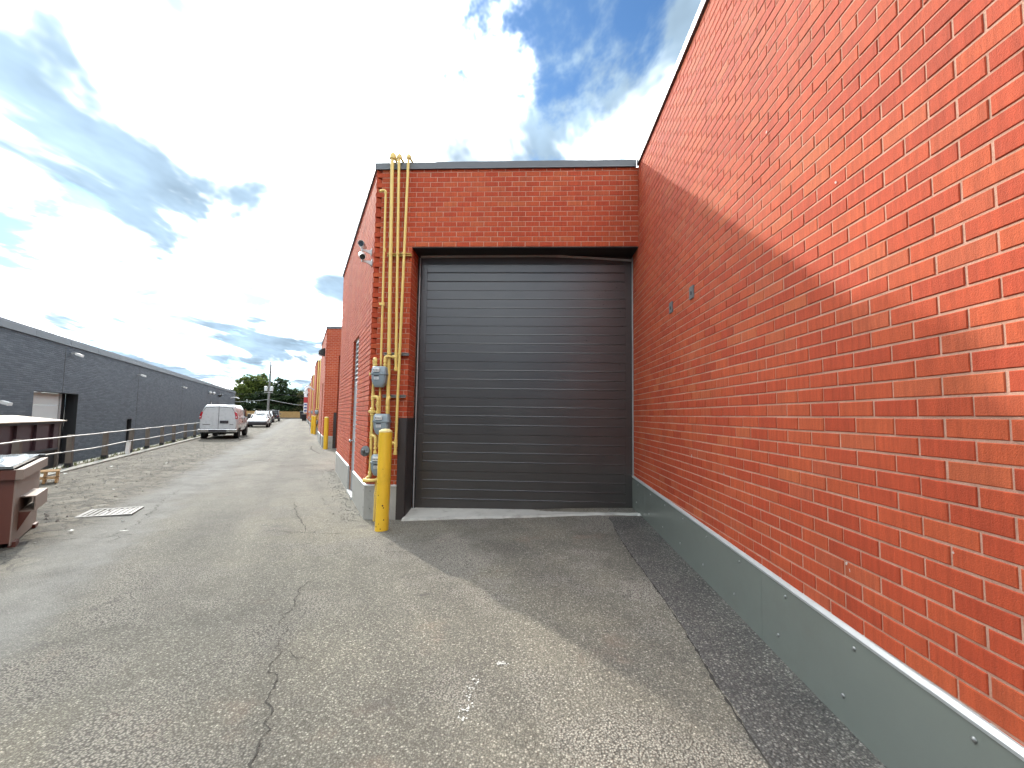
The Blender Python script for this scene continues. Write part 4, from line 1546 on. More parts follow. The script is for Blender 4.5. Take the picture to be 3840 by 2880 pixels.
def add_lamp(unit, base, kind):
    o_ = bpy.data.objects.new('wall_lamp', None)
    COL.objects.link(o_)
    o_.empty_display_size = 0.1
    o_.parent = unit
    o_.location = base - unit.location
    mb = MB()
    if kind == 'pack':
        mb.loft([[base + DN * s_ + DA * a_ * w_ + Z * (zc + h_ * b_) for a_, b_ in ((-1, -1), (1, -1), (1, 1), (-1, 1))] for s_, zc, w_, h_ in ((0, 0, .20, .17), (.10, -.01, .21, .17), (.28, -.05, .16, .08))])
        mb.build('lamp_body', 'lamp_dark', o_)
        mb = MB()
        mb.obox(base + DN * .08 - DA * .15 - Z * .20, DA * .30, DN * .17, Z * .05)
        mb.build('lamp_glass', 'sticker_white', o_)
    else:
        pts = [base, base + DN * .12 + Z * .05, base + DN * .3 + Z * .16, base + DN * .45 + Z * .14, base + DN * .58 + Z * .02]
        mb.tube(pts, [.035, .035, .045, .06, .07], 10)
        mb.build('lamp_arm', 'white_plastic', o_, smooth=50)
        mb = MB()
        mb.lathe([(.03, .08), (.09, .04), (.14, -.05), (.13, -.06), (0, -.04)], base + DN * .62 + Z * -.03, 14, (-.3, -.1, 1))
        mb.build('lamp_head', 'white_plastic', o_, smooth=40)


for k in range(1, 7):
    Pk = O0 + DA * PER * k
    Ek = Pk + DA * LA
    Ik = V((Pk.x + (XR - CX), Pk.y, 0))
    Em = Pk - DA * (PER - LA)
    u = thing('brick_unit', {1: 'second red brick unit with a black wall lamp, behind the near one', 2: 'third red brick unit with yellow pipes up to its roof',
                             3: 'fourth red brick unit down the alley, with two white lamps', 4: 'fifth red brick unit down the alley',
                             5: 'sixth red brick unit down the alley, with a sign', 6: 'last visible red brick unit at the end of the alley'}[k],
              'building', (Pk.x, Pk.y, 0), group='red brick saw-tooth units')
    dxa, dxb, dzt = JX - CX, XR - CX, LINT
    Q = []

    def wq(p_, q_, z0, z1):
        L_ = (q_ - p_).length
        Q.append(([p_ + Z * z0, q_ + Z * z0, q_ + Z * z1, p_ + Z * z1], [(0, z0), (L_, z0), (L_, z1), (0, z1)]))
    jl = Pk + X * dxa
    wq(Pk, jl, -.4, ROOF)
    wq(jl, Ik, dzt, ROOF)
    wq(jl + Y * 0.39, jl, -.4, dzt)
    wq(Ik + Y * 0.39, Em, -.4, ROOF)
    wall_k = uv_mesh('wall', Q, 'brick_far', u)
    Q = []
    pn, pf = Pk + DA * DNEAR, Pk + DA * DFAR
    wq(Ek, pf, -.4, ROOF)
    wq(pf, pn, DTOP, ROOF)
    wq(pn, Pk, -.4, ROOF)
    wq(pf, pf - DN * .15, -.4, DTOP)
    uv_mesh('alley_wall', Q, 'brick_far', u)
    if k <= 2:      # toothed corner: every other course stands out
        mb = MB()
        z_ = ZPH - 45 * BH
        i = 0
        while z_ < ROOF - 0.1:
            if i % 2 == 0 and z_ > 0.45:
                mb.obox(Pk + Z * (z_ + MJ / 2) - Y * 0.004 - DN * 0.01, X * 0.10, Y * 0.09, Z * (BH - MJ))
            elif z_ > 0.45:
                mb.obox(Pk + Z * (z_ + MJ / 2) + DN * 0.012 - DA * 0.02, DA * 0.16, -DN * 0.02, Z * (BH - MJ))
            z_ += BH
            i += 1
        o = mb.build('corner_bricks', 'brick', wall_k)
        o['kind'] = 'stuff'
    coping(u, Pk, Ik, -Y)
    coping(u, Pk + DA * .02, Ek, DN)
    coping(u, Ik, Em, -X)
    mb = MB()
    mb.add([Pk + Z * 5.2 + V((.06, .06, 0)), Ek + Z * 5.2 + V((.06, 0, 0)), Ek + Z * 5.2 + X * 26, Pk + Z * 5.2 + X * 26], [(0, 1, 2, 3)])
    mb.build('roof', 'roof_gravel', u)
    galv(u, Pk, Pk + X * (dxa - .12), -Y, -.3, BT, False, k < 4)
    galv(u, Pk + DA * .012, pn, DN, -.3, BT, False, k < 4)
    galv(u, pf, Ek, DN, -.3, BT, False, k < 4)
    mb = MB()
    mb.box((jl.x - .12, Pk.y - .02, -.2), (jl.x + .01, Pk.y + .01, 1.5))
    mb.build('corner_guard', 'guard_dark', u)
    mb = MB()
    mb.box((jl.x, Pk.y + .39, 0), (Ik.x, Pk.y + .44, dzt))
    mb.build('overhead_door', 'door_steel', u)
    mb = MB()
    mb.obox(pn - DN * 0.12 - Z * .05, DA * (DFAR - DNEAR), -DN * 0.04, Z * 2.95)
    mb.build('side_door', 'guard_dark', u)
    mb = MB()
    mb.lathe([(.03, 0), (.03, .05), (0, .06)], pn + DA * .8 + Z * .95 - DN * .12, 10, DN)
    mb.build('knob', 'chrome', u)
    if k == 1:
        add_lamp(u, Pk + DA * 1.3 + Z * 4.35, 'pack')
    elif k in (3, 4):
        add_lamp(u, Pk + DA * .5 + Z * 4.1, 'goose')
    elif k == 2:
        add_lamp(u, Pk + DA * 3.6 + Z * 3.35, 'goose')
        add_lamp(u, Pk + DA * 4.8 + Z * 3.35, 'goose')
    else:
        add_lamp(u, Pk + DA * .5 + Z * 4.3, 'pack')


# gas pipes on the third, fourth and fifth units
def small_gas(k, lab):
    Pk = O0 + DA * PER * k
    o_ = thing('gas_meter_set', lab, 'gas meters', (Pk.x + .2, Pk.y - .1, -.1), group='gas pipes on the far units')
    for x, zt, r_ in ((.18, 5.42, .035), (.32, 5.42, .03), (.45, 3.0, .03)):
        mb = MB()
        p0 = Pk + X * x - Y * .09
        pts = [p0 + Z * .35, p0 + Z * zt]
        if zt > 5:
            pts += [p0 + Z * (zt + .05) + Y * .06, p0 + Z * (zt + .06) + Y * 1.5]
        mb.tube(pts, r_, 10)
        mb.build('riser_pipe', 'pipe_yellow', o_, smooth=50)
    for z_ in (1.35, .62):
        c_ = Pk + X * .24 - Y * .17 + Z * z_
        mb = MB()
        mb.loft([[c_ + X * w_ * math.copysign(abs(cos(2 * pi * j / 16)) ** .5, cos(2 * pi * j / 16)) + Y * d_ * math.copysign(abs(sin(2 * pi * j / 16)) ** .5, sin(2 * pi * j / 16)) + Z * h_ for j in range(16)]
                 for w_, d_, h_ in ((.08, .05, .30), (.12, .08, .27), (.13, .09, .17), (.12, .085, .08), (.07, .05, 0))])
        mb.build('gas_meter', 'meter_grey', o_, smooth=40)
        mb = MB()
        mb.tube([c_ + X * -.08 + Z * .28, c_ + X * -.08 + Z * .42, c_ + X * .14 + Z * .44 + Y * .05], .022, 8)
        mb.build('pipe', 'pipe_yellow', o_, smooth=50)


small_gas(2, 'yellow gas pipes with two grey meters on the third unit, behind its bollard')
small_gas(3, 'yellow gas pipes on the fourth unit down the alley')
small_gas(4, 'yellow gas pipes on the fifth unit down the alley')

# sign board on the sixth unit
Pk = O0 + DA * PER * 5
sb = thing('wall_sign', 'small white and red sign board on a far brick unit', 'sign', Pk + DN * .02 + DA * .8)
c_ = Pk + DA * .3 + DN * 0.02
for z0, z1, mt in ((1.4, 3.0, 'sign_white'), (3.02, 3.9, 'sign_red'), (3.95, 4.8, 'sign_white')):
    mb = MB()
    mb.obox(c_ + Z * z0, DA * .9, DN * .55, Z * (z1 - z0))
    mb.build('board', mt, sb)
for z_ in (1.6, 2.1, 2.6):
    mb = MB()
    mb.obox(c_ + Z * z_ - DA * .012 + DN * .08, DA * .01, DN * .38, Z * .22)
    mb.build('lettering', 'sign_blue', sb)

# ------------------------------------------------------------------ grey building across the alley
GN, GB, GT = 9.6, -1.06, 4.33
grey_b = thing('warehouse', 'long grey painted brick warehouse along the left side', 'building', W(30, GN, GB), AL)
A0, A1 = -30, 83.4
DG0, DG1, DGT = 24.05, 28.0, 2.2
SG0, SG1, SGT = 34.78, 35.68, 0.93
H0, H1, HT = 62.1, 63.0, 2.62
Q = []


def gq(a0, a1, z0, z1, n_=GN):
    Q.append(([W(a0, n_, z0), W(a1, n_, z0), W(a1, n_, z1), W(a0, n_, z1)], [(a0, z0), (a1, z0), (a1, z1), (a0, z1)]))


gq(A0, DG0, GB, GT)
gq(DG0, DG1, DGT, GT)
gq(DG1, SG0, GB, GT)
gq(SG0, SG1, SGT, GT)
gq(SG1, A1, GB, GT)
Q.append(([W(A1, GN, GB), W(A1, GN + 20, GB), W(A1, GN + 20, GT), W(A1, GN, GT)], [(0, GB), (20, GB), (20, GT), (0, GT)]))
gw = uv_mesh('wall', Q, 'grey_brick', grey_b)
for o_, u_, v_2, w_2 in ((W(DG0, GN, GB), DN * .45, DA * .02, DGT - GB), (W(DG1 - .02, GN, GB), DN * .45, DA * .02, DGT - GB), (W(DG0 + .02, GN, DGT - .02), DN * .45, DA * (DG1 - DG0 - .04), .02),
                          (W(SG0, GN, GB), DN * .25, DA * .02, SGT - GB), (W(SG1 - .02, GN, GB), DN * .25, DA * .02, SGT - GB), (W(SG0 + .02, GN, SGT - .02), DN * .25, DA * (SG1 - SG0 - .04), .02)):
    mb = MB()
    mb.obox(o_, u_, v_2, Z * w_2)
    mb.build('reveal', 'black_steel', grey_b)
for i in range(6):
    mb = MB()
    mb.obox(W(DG0 + .02, GN + .40, GB + i * .54), DA * (DG1 - DG0 - .04 - .75), DN * .04, Z * .532)
    mb.build('door_section', 'white_door', grey_b)
mb = MB()
mb.obox(W(DG1 - .77, GN + .36, GB), DA * .14, DN * .08, Z * (DGT - GB - .02))
mb.build('door_track', 'weather_strip', grey_b)
mb = MB()
mb.obox(W(DG1 - .63, GN + .46, GB), DA * .63, DN * .03, Z * (DGT - GB))
mb.build('dark_opening', 'black_steel', grey_b)
mb = MB()
mb.obox(W(SG0 + .02, GN + .2, GB), DA * (SG1 - SG0 - .04), DN * .04, Z * (SGT - GB - .02))
mb.build('side_door', 'lamp_dark', grey_b)
mb = MB()
mb.obox(W(SG0 + .12, GN + .19, -.05), DA * .3, DN * .01, Z * .3)
mb.build('notice', 'sign_white', grey_b)
# fascia and cap
mb = MB()
n_ = 38
for i in range(n_):
    a_ = A0 + (A1 - A0) * i / n_
    mb = MB()
    mb.obox(W(a_ + .008, GN - .06, GT - .01), DA * ((A1 - A0) / n_ - .016), DN * .3, Z * .235)
    mb.build('fascia_panel', 'coping_metal', grey_b)
mb = MB()
mb.obox(W(A0, GN - .02, GT + .225), DA * (A1 - A0 + .05), DN * 1.0, Z * .09)
mb.build('roof_cap', 'grey_paint', grey_b)
mb = MB()
mb.obox(W(A0, GN + .1, GT - .2), DA * (A1 - A0), DN * 20, Z * .2)
mb.build('roof', 'roof_gravel', grey_b)
for a_ in (14.6, 26.4, 36.45, 48.3, 59.9, 71.7):
    mb = MB()
    z0 = DGT if DG0 < a_ < DG1 else GB
    mb.obox(W(a_ - .014, GN - .006, z0), DA * .028, DN * .01, Z * (GT - z0 - .012))
    mb.build('control_joint', 'lamp_dark', grey_b)
mb = MB()
mb.obox(W(A0, GN - .5, GB), DA * (A1 - A0), DN * .45, Z * .05)
mb.build('apron', 'concrete_old', grey_b)


def grey_lamp(a_, z_, kind, lab):
    base = W(a_, GN, z_)
    o_ = thing('wall_lamp', lab, 'lamp', base, group='lamps along the grey warehouse')
    mb = MB()
    if kind == 'flood':
        mb.obox(base - DA * .04 - Z * .06, DA * .08, -DN * .18, Z * .05)
        mb.build('arm', 'weather_strip', o_)
        mb = MB()
        c_ = base - DN * .18
        mb.obox(c_ - DA * .13 - Z * .10, DA * .26, -DN * .22 - Z * .08, Z * .10 - DN * .02)
        mb.build('lamp_head', 'white_plastic', o_)
        mb = MB()
        mb.obox(c_ - DA * .10 - Z * .13 - DN * .04, DA * .20, -DN * .14 - Z * .05, Z * .012)
        mb.build('lamp_glass', 'meter_index', o_)
    elif kind == 'dome':
        mb.lathe([(.10, 0), (.16, .08), (.14, .2), (.06, .26), (0, .27)], base, 14, -DN)
        mb.build('lamp_body', 'white_plastic', o_, smooth=40)
    elif kind == 'twin':
        mb.lathe([(.07, 0), (.07, .06), (.03, .1), (0, .1)], base, 12, -DN)
        mb.build('mount', 'lamp_dark', o_)
        for s_ in (-1, 1):
            mb = MB()
            mb.tube([base - DN * .08, base - DN * .3 + DA * s_ * .5 + Z * .10 * s_], [.05, .14], 10)
            mb.build('lamp_head', 'lamp_dark', o_, smooth=40)
    else:
        mb.tube([base, base - DN * .35 + Z * .1, base - DN * .8 + Z * .08, base - DN * 1.1 - Z * .05], [.05, .05, .07, .1], 10)
        mb.build('lamp_arm', 'white_plastic', o_, smooth=50)
    return o_


grey_lamp(26.9, 4.05, 'flood', 'pale flood lamp high on the warehouse above the white door')
grey_lamp(36.2, 3.78, 'flood', 'pale flood lamp on the warehouse above the small dark door')
grey_lamp(47.8, 3.60, 'flood', 'pale flood lamp on the warehouse, third from the near end')
grey_lamp(61.0, 3.57, 'dome', 'small white dome lamp on the warehouse, nearer of the pair above the van')
grey_lamp(63.3, 3.58, 'dome', 'small white dome lamp on the warehouse, farther of the pair above the van')
grey_lamp(67.2, 3.45, 'twin', 'black twin-headed lamp on the warehouse wall beyond the van')
grey_lamp(78.2, 3.44, 'goose', 'white curved lamp arm near the far end of the warehouse')
grey_lamp(21.6, 1.75, 'flood', 'low pale flood lamp on the warehouse at the left edge')
sg = thing('notice_board', 'small dark notice board with a white mark on the warehouse above the van', 'sign', W(62.6, GN, 2.0))
mb = MB()
mb.obox(W(H0, GN - .03, 1.45), DA * (H1 - H0), DN * .03, Z * (HT - 1.45))
mb.build('board', 'lamp_dark', sg)
mb = MB()
mb.obox(W(H0 + .3, GN - .04, 2.05), DA * .35, DN * .01, Z * .42)
mb.build('mark', 'sign_white', sg)

# ------------------------------------------------------------------ railing on timber posts
RN = 5.52
fence = thing('guard_railing', 'railing of two pale pipes on timber posts along the left edge', 'railing', W(20, RN, -.1), AL)
posts = [8.9, 11.15, 13.4, 15.85, 18.25, 20.55, 22.55, 24.65, 26.7, 29.1, 31.4, 33.6, 35.9, 38.2, 40.4, 42.7, 45, 47.2, 49.5]
rnd = random.Random(12)
for a_ in posts:
    mb = MB()
    ln = DA * rnd.uniform(-.02, .02) + DN * rnd.uniform(-.02, .02)
    s_ = .062
    hz = .80 + rnd.uniform(-.01, .02)
    mb.loft([[W(a_, RN, z_) + ln * f_ + DA * x * k + DN * y * k for x, y in ((-1, -1), (1, -1), (1, 1), (-1, 1))] for z_, k, f_ in ((-.3, s_, 0), (hz - .02, s_ * .96, 1), (hz, s_ * .8, 1))])
    po = mb.build('post', 'post_wood', fence)
    mb = MB()
    mb.loft([[W(a_, RN, z_) + DA * x * k + DN * y * k for x, y in ((-1, -1), (1, -1), (1, 1), (-1, 1))] for z_, k in ((-.3, s_ + .008), (.06, s_ + .008))])
    mb.build('post_shoe', 'black_steel', po)
for z_, jit in ((.775, .012), (.375, .02)):
    pts = []
    for i, a_ in enumerate(posts):
        pts.append(W(a_ - .02, RN - .085, z_ + rnd.uniform(-jit, jit)))
        if i < len(posts) - 1:
            pts.append(W((a_ + posts[i + 1]) / 2, RN - .083, z_ + rnd.uniform(-jit, jit)))
    mb = MB()
    mb.tube(pts, .0175, 10)
    mb.build('rail', 'rail_pipe', fence, smooth=50)
# a leaning painted stub next to a post
st_ = thing('marker_stub', 'short leaning white painted stub beside a railing post', 'stub', W(20.1, RN - .02, -.1))
mb = MB()
mb.loft([[W(20.1 + .10 * f_, RN - .05, -.15 + .55 * f_) + DA * x * k + DN * y * k for x, y in ((-1, -1), (1, -1), (1, 1), (-1, 1))] for f_, k in ((0, .06), (.85, .055), (1, .04))])
mb.build('stub', 'stone_white', st_)

# ------------------------------------------------------------------ maroon container in the lower yard
cont = thing('waste_container', 'long dark maroon waste container with a tan sheet roof behind the railing', 'container', W(15, 7.6, GB), AL)
CN0, CN1, CA0, CA1, CZ = 6.75, 8.9, 9.0, 18.55, 1.04
mb = MB()
mb.obox(W(CA0, CN0 + .06, GB + .15), DA * (CA1 - CA0), DN * (CN1 - CN0 - .12), Z * (0.30 - GB - .15))
mb.build('lower_body', 'container_dark', cont)
mb = MB()
mb.obox(W(CA0, CN0 + .07, .30), DA * (CA1 - CA0), DN * (CN1 - CN0 - .14), Z * (CZ - .30))
mb.build('upper_body', 'container_maroon', cont)
for i in range(11):
    a_ = CA1 - .02 - i * .98
    mb = MB()
    mb.obox(W(a_ - .30, CN0, .30), DA * .66 if i else DA * .30, DN * .069, Z * (CZ - .30))
    mb.build('rib', 'container_maroon', cont)
mb = MB()
mb.obox(W(CA0 - .05, CN0 - .06, CZ), DA * (CA1 - CA0 + .2), DN * .12, Z * .06)
mb.obox(W(CA0, CN0 - .02, .24), DA * (CA1 - CA0), DN * .07, Z * .0599)
mb.build('top_rail', 'container_dark', cont)
mb = MB()
mb.obox(W(CA1 - .005, CN0 - .01, GB + .1), DA * .10, DN * .10, Z * (CZ - GB - .1))
mb.build('corner_post', 'post_wood', cont)
for i in range(4):
    mb = MB()
    a_ = CA0 - .05 + i * 2.6
    w_ = 2.59 if i < 3 else CA1 + .2 - a_
    mb.loft([[W(x, n_, z_) for n_, z_ in ((CN0 - .10, CZ + .062), (CN0 + 1.1, CZ + .20), (CN1 + .1, CZ + .10), (CN1 + .1, CZ + .12), (CN0 + 1.1, CZ + .235), (CN0 - .10, CZ + .09))] for x in (a_, a_ + w_)])
    mb.build('roof_sheet', 'tan_sheet', cont)
for a_ in (10, 18.3):
    mb = MB()
    mb.obox(W(a_, CN0 + .2, GB), DA * .2, DN * 1.6, Z * .149)
    mb.build('skid', 'container_dark', cont)

# ------------------------------------------------------------------ dumpsters
def dumpster(loc, rz, lab, lid, side_m='pale_brown'):
    o_ = thing('dumpster', lab, 'dumpster', loc, rz, group='front-load dumpsters on the left')
    # local: x to the left across the front (negative), y back, right flank at x = 0
    WDT, DEP, HGT = 1.85, 1.26, .87
    mb = MB()
    t_ = .03
    mb.box((-WDT, 0, .06), (-.012, t_, HGT))
    mb.box((-WDT, DEP - t_, .06), (-.012, DEP, HGT + .03))
    mb.box((-WDT, t_ + .001, .06), (-WDT + t_, DEP - t_ - .001, HGT))
    mb.box((-WDT + t_, t_ + .001, .06), (-.012, DEP - t_ - .001, .10))
    mb.build('bin_body', 'rust_brown', o_, local=True)
    mb = MB()
    mb.prism([(0, .03), (DEP, .03), (DEP, HGT + .03), (0, HGT)], .012, (-.0119, 0, 0), Y, Z, X)
    mb.build('side_panel', side_m, o_, local=True)
    mb = MB()
    mb.box((-WDT - .04, -.05, HGT - .10), (.0, -.0005, HGT + .01))
    mb.build('front_rim', 'rust_brown', o_, local=True)
    mb = MB()
    mb.prism([(-.05, HGT - .10), (DEP + .02, HGT - .07), (DEP + .02, HGT + .04), (-.05, HGT + .012)], .06, (.0005, 0, 0), Y, Z, X)
    mb.build('side_rim', side_m, o_, local=True)
    # fork sleeve: box on the flank, open at the front
    y0, y1, z0, z1, w_ = .24, .90, .36, .54, .135
    mb = MB()
    mb.box((.0005, y0, z1 - .012), (w_, y1, z1))
    mb.box((w_ - .012, y0, z0), (w_, y1, z1 - .0121))
    mb.box((.0005, y0, z0), (w_ - .0121, y1, z0 + .012))
    mb.box((.0125, y1 + .0002, z0), (w_, y1 + .012, z1))  # back end closed by an added plate so the inside looks dark
    mb.build('fork_sleeve', side_m, o_, local=True)
    mb = MB()
    mb.prism([(.0005, .14), (w_ * .75, z0 - .001), (.0005, z0 - .001)], .012, (0, y0, 0), X, Z, Y)
    mb.build('gusset', 'rust_brown', o_, local=True)
    for lo_, hi_ in (((-.03, .05, .0), (.03, .22, .06)), ((-.03, DEP - .22, .0), (.03, DEP - .05, .06)), ((-WDT, .05, .0), (-WDT + .06, DEP - .05, .06))):
        mb = MB()
        mb.box(lo_, hi_)
        mb.build('skid', 'rust_brown', o_, local=True)
    # two plastic lids with raised ribs
    for i in range(2):
        x1 = -.02 - i * (WDT / 2)
        x0 = x1 - WDT / 2 + .03
        sl = lambda y: HGT + .025 + (y / DEP) * .03
        mb = MB()
        rings = []
        for y in (-.06, .0, DEP + .02):
            rings.append([V((x0, y, sl(y))), V((x1, y, sl(y))), V((x1, y, sl(y) + .03)), V((x0, y, sl(y) + .03))])
        mb.loft(rings)
        l_ = mb.build('lid', lid, o_, local=True)
        for j in range(3):
            xc = x0 + (x1 - x0) * (j + .5) / 3
            mb = MB()
            mb.loft([[V((xc - .10 * f_, y, sl(y) + .0302)), V((xc + .10 * f_, y, sl(y) + .0302)), V((xc + .07 * f_, y, sl(y) + .03 + .045 * f2)), V((xc - .07 * f_, y, sl(y) + .03 + .045 * f2))]
                     for y, f_, f2 in ((.12, .7, .1), (.25, 1, .8), (.6, 1, 1), (1.0, 1, .8), (1.2, .7, .1))])
            mb.build('lid_rib', lid, l_, local=True, smooth=50)
    mb = MB()
    mb.tube([(-WDT, DEP + .03, HGT + .07), (.03, DEP + .03, HGT + .07)], .018, 8)
    mb.build('hinge_bar', 'lid_black', o_, local=True)
    return o_


q = W(7.04, 2.89, 0)
dq = (W(8.39, 3.19, 0) - q).normalized()
dumpster(G(q.x, q.y), math.atan2(-dq.x, dq.y), 'brown dumpster with ribbed grey lids at the left edge', 'lid_plastic')
q = W(9.6, 4.75, 0)
dumpster(G(q.x, q.y), math.atan2(-dq.x, dq.y) + .1, 'dark-lidded dumpster just showing behind the brown one', 'lid_black', 'rust_brown')

# pallets on the ground behind the dumpster
pal = thing('wooden_pallet', 'small stack of pale wooden boards behind the brown dumpster', 'pallet', W(12.75, 4.80, -.09), AL + .3)
pal.scale = (.42, .42, 1.0)
for k in range(2):
    for j in range(5):
        mb = MB()
        mb.cbox((-.5 + .02 * k, -.48 + j * .22, .12 + k * .145), (.5 + .02 * k, -.38 + j * .22, .14 + k * .145), .003)
        mb.build('board', 'pallet_wood', pal, local=True)
    for x in (-.48, -.05, .38):
        mb = MB()
        mb.cbox((x + .02 * k, -.48, .03 + k * .145), (x + .1 + .02 * k, .5, .119 + k * .145), .003)
        mb.build('runner', 'pallet_wood', pal, local=True)

# drain grate in the swale
q = W(8.93, 2.57, 0)
gr_ = thing('drain_grate', 'pale rectangular drain grate set in the asphalt', 'drain', G(q.x, q.y), AL)
mb = MB()
fw = .05
for x0, x1, y0, y1 in ((-.33, .33, -.30, -.25), (-.33, .33, .25, .30), (-.33, -.28, -.249, .249), (.28, .33, -.249, .249)):
    mb.box((x0, y0, -.03), (x1, y1, .016))
mb.build('frame', 'grate_iron', gr_, local=True)
for k in range(8):
    mb = MB()
    x = -.28 + (k + .5) * .56 / 8
    mb.box((x - .015, -.249, -.03), (x + .015, .249, .013))
    mb.build('bar', 'grate_iron', gr_, local=True)
mb = MB()
mb.box((-.279, -.2485, -.02), (.279, .2485, .0045))
mb.build('dark_gap_plate', 'ink', gr_, local=True)  # black plate painted in for the dark hollow below the bars


# ------------------------------------------------------------------ vehicles
def wheel(o_, x, y, r_, wd, side):
    mb = MB()
    mb.lathe([(r_ * .62, -wd / 2), (r_ * .93, -wd / 2), (r_, -wd / 2 + .03), (r_, wd / 2 - .03), (r_ * .93, wd / 2), (r_ * .62, wd / 2)], (x, y, r_), 24, (1, 0, 0))
    ty = mb.build('wheel', 'tyre', o_, local=True, smooth=40)
    mb = MB()
    mb.lathe([(r_ * .63, .0), (r_ * .60, .02), (r_ * .25, -.01), (r_ * .1, .012), (0, .012)], (x + side * wd * .47, y, r_), 18, (side, 0, 0))
    mb.build('rim', 'rim', ty, local=True, smooth=40)


def shell_ring(y, hw, zb, zbelt, zt, top_w, n_=7):
    """half-open car section: sill, belt, roof; symmetric"""
    R_ = [(hw * .93, zb), (hw, zb + (zbelt - zb) * .35), (hw * .99, zbelt), (hw * .97, zbelt + .02)]
    for i in range(1, n_):
        f_ = i / (n_ - 1)
        an = f_ * pi / 2
        x = hw * .97 + (top_w - hw * .97) * f_
        R_.append((x, zbelt + .02 + (zt - zbelt - .02) * sin(an) ** .9))
    P = [V((x, y, z_)) for x, z_ in R_]
    return P + [V((-p_.x, p_.y, p_.z)) for p_ in reversed(P)]


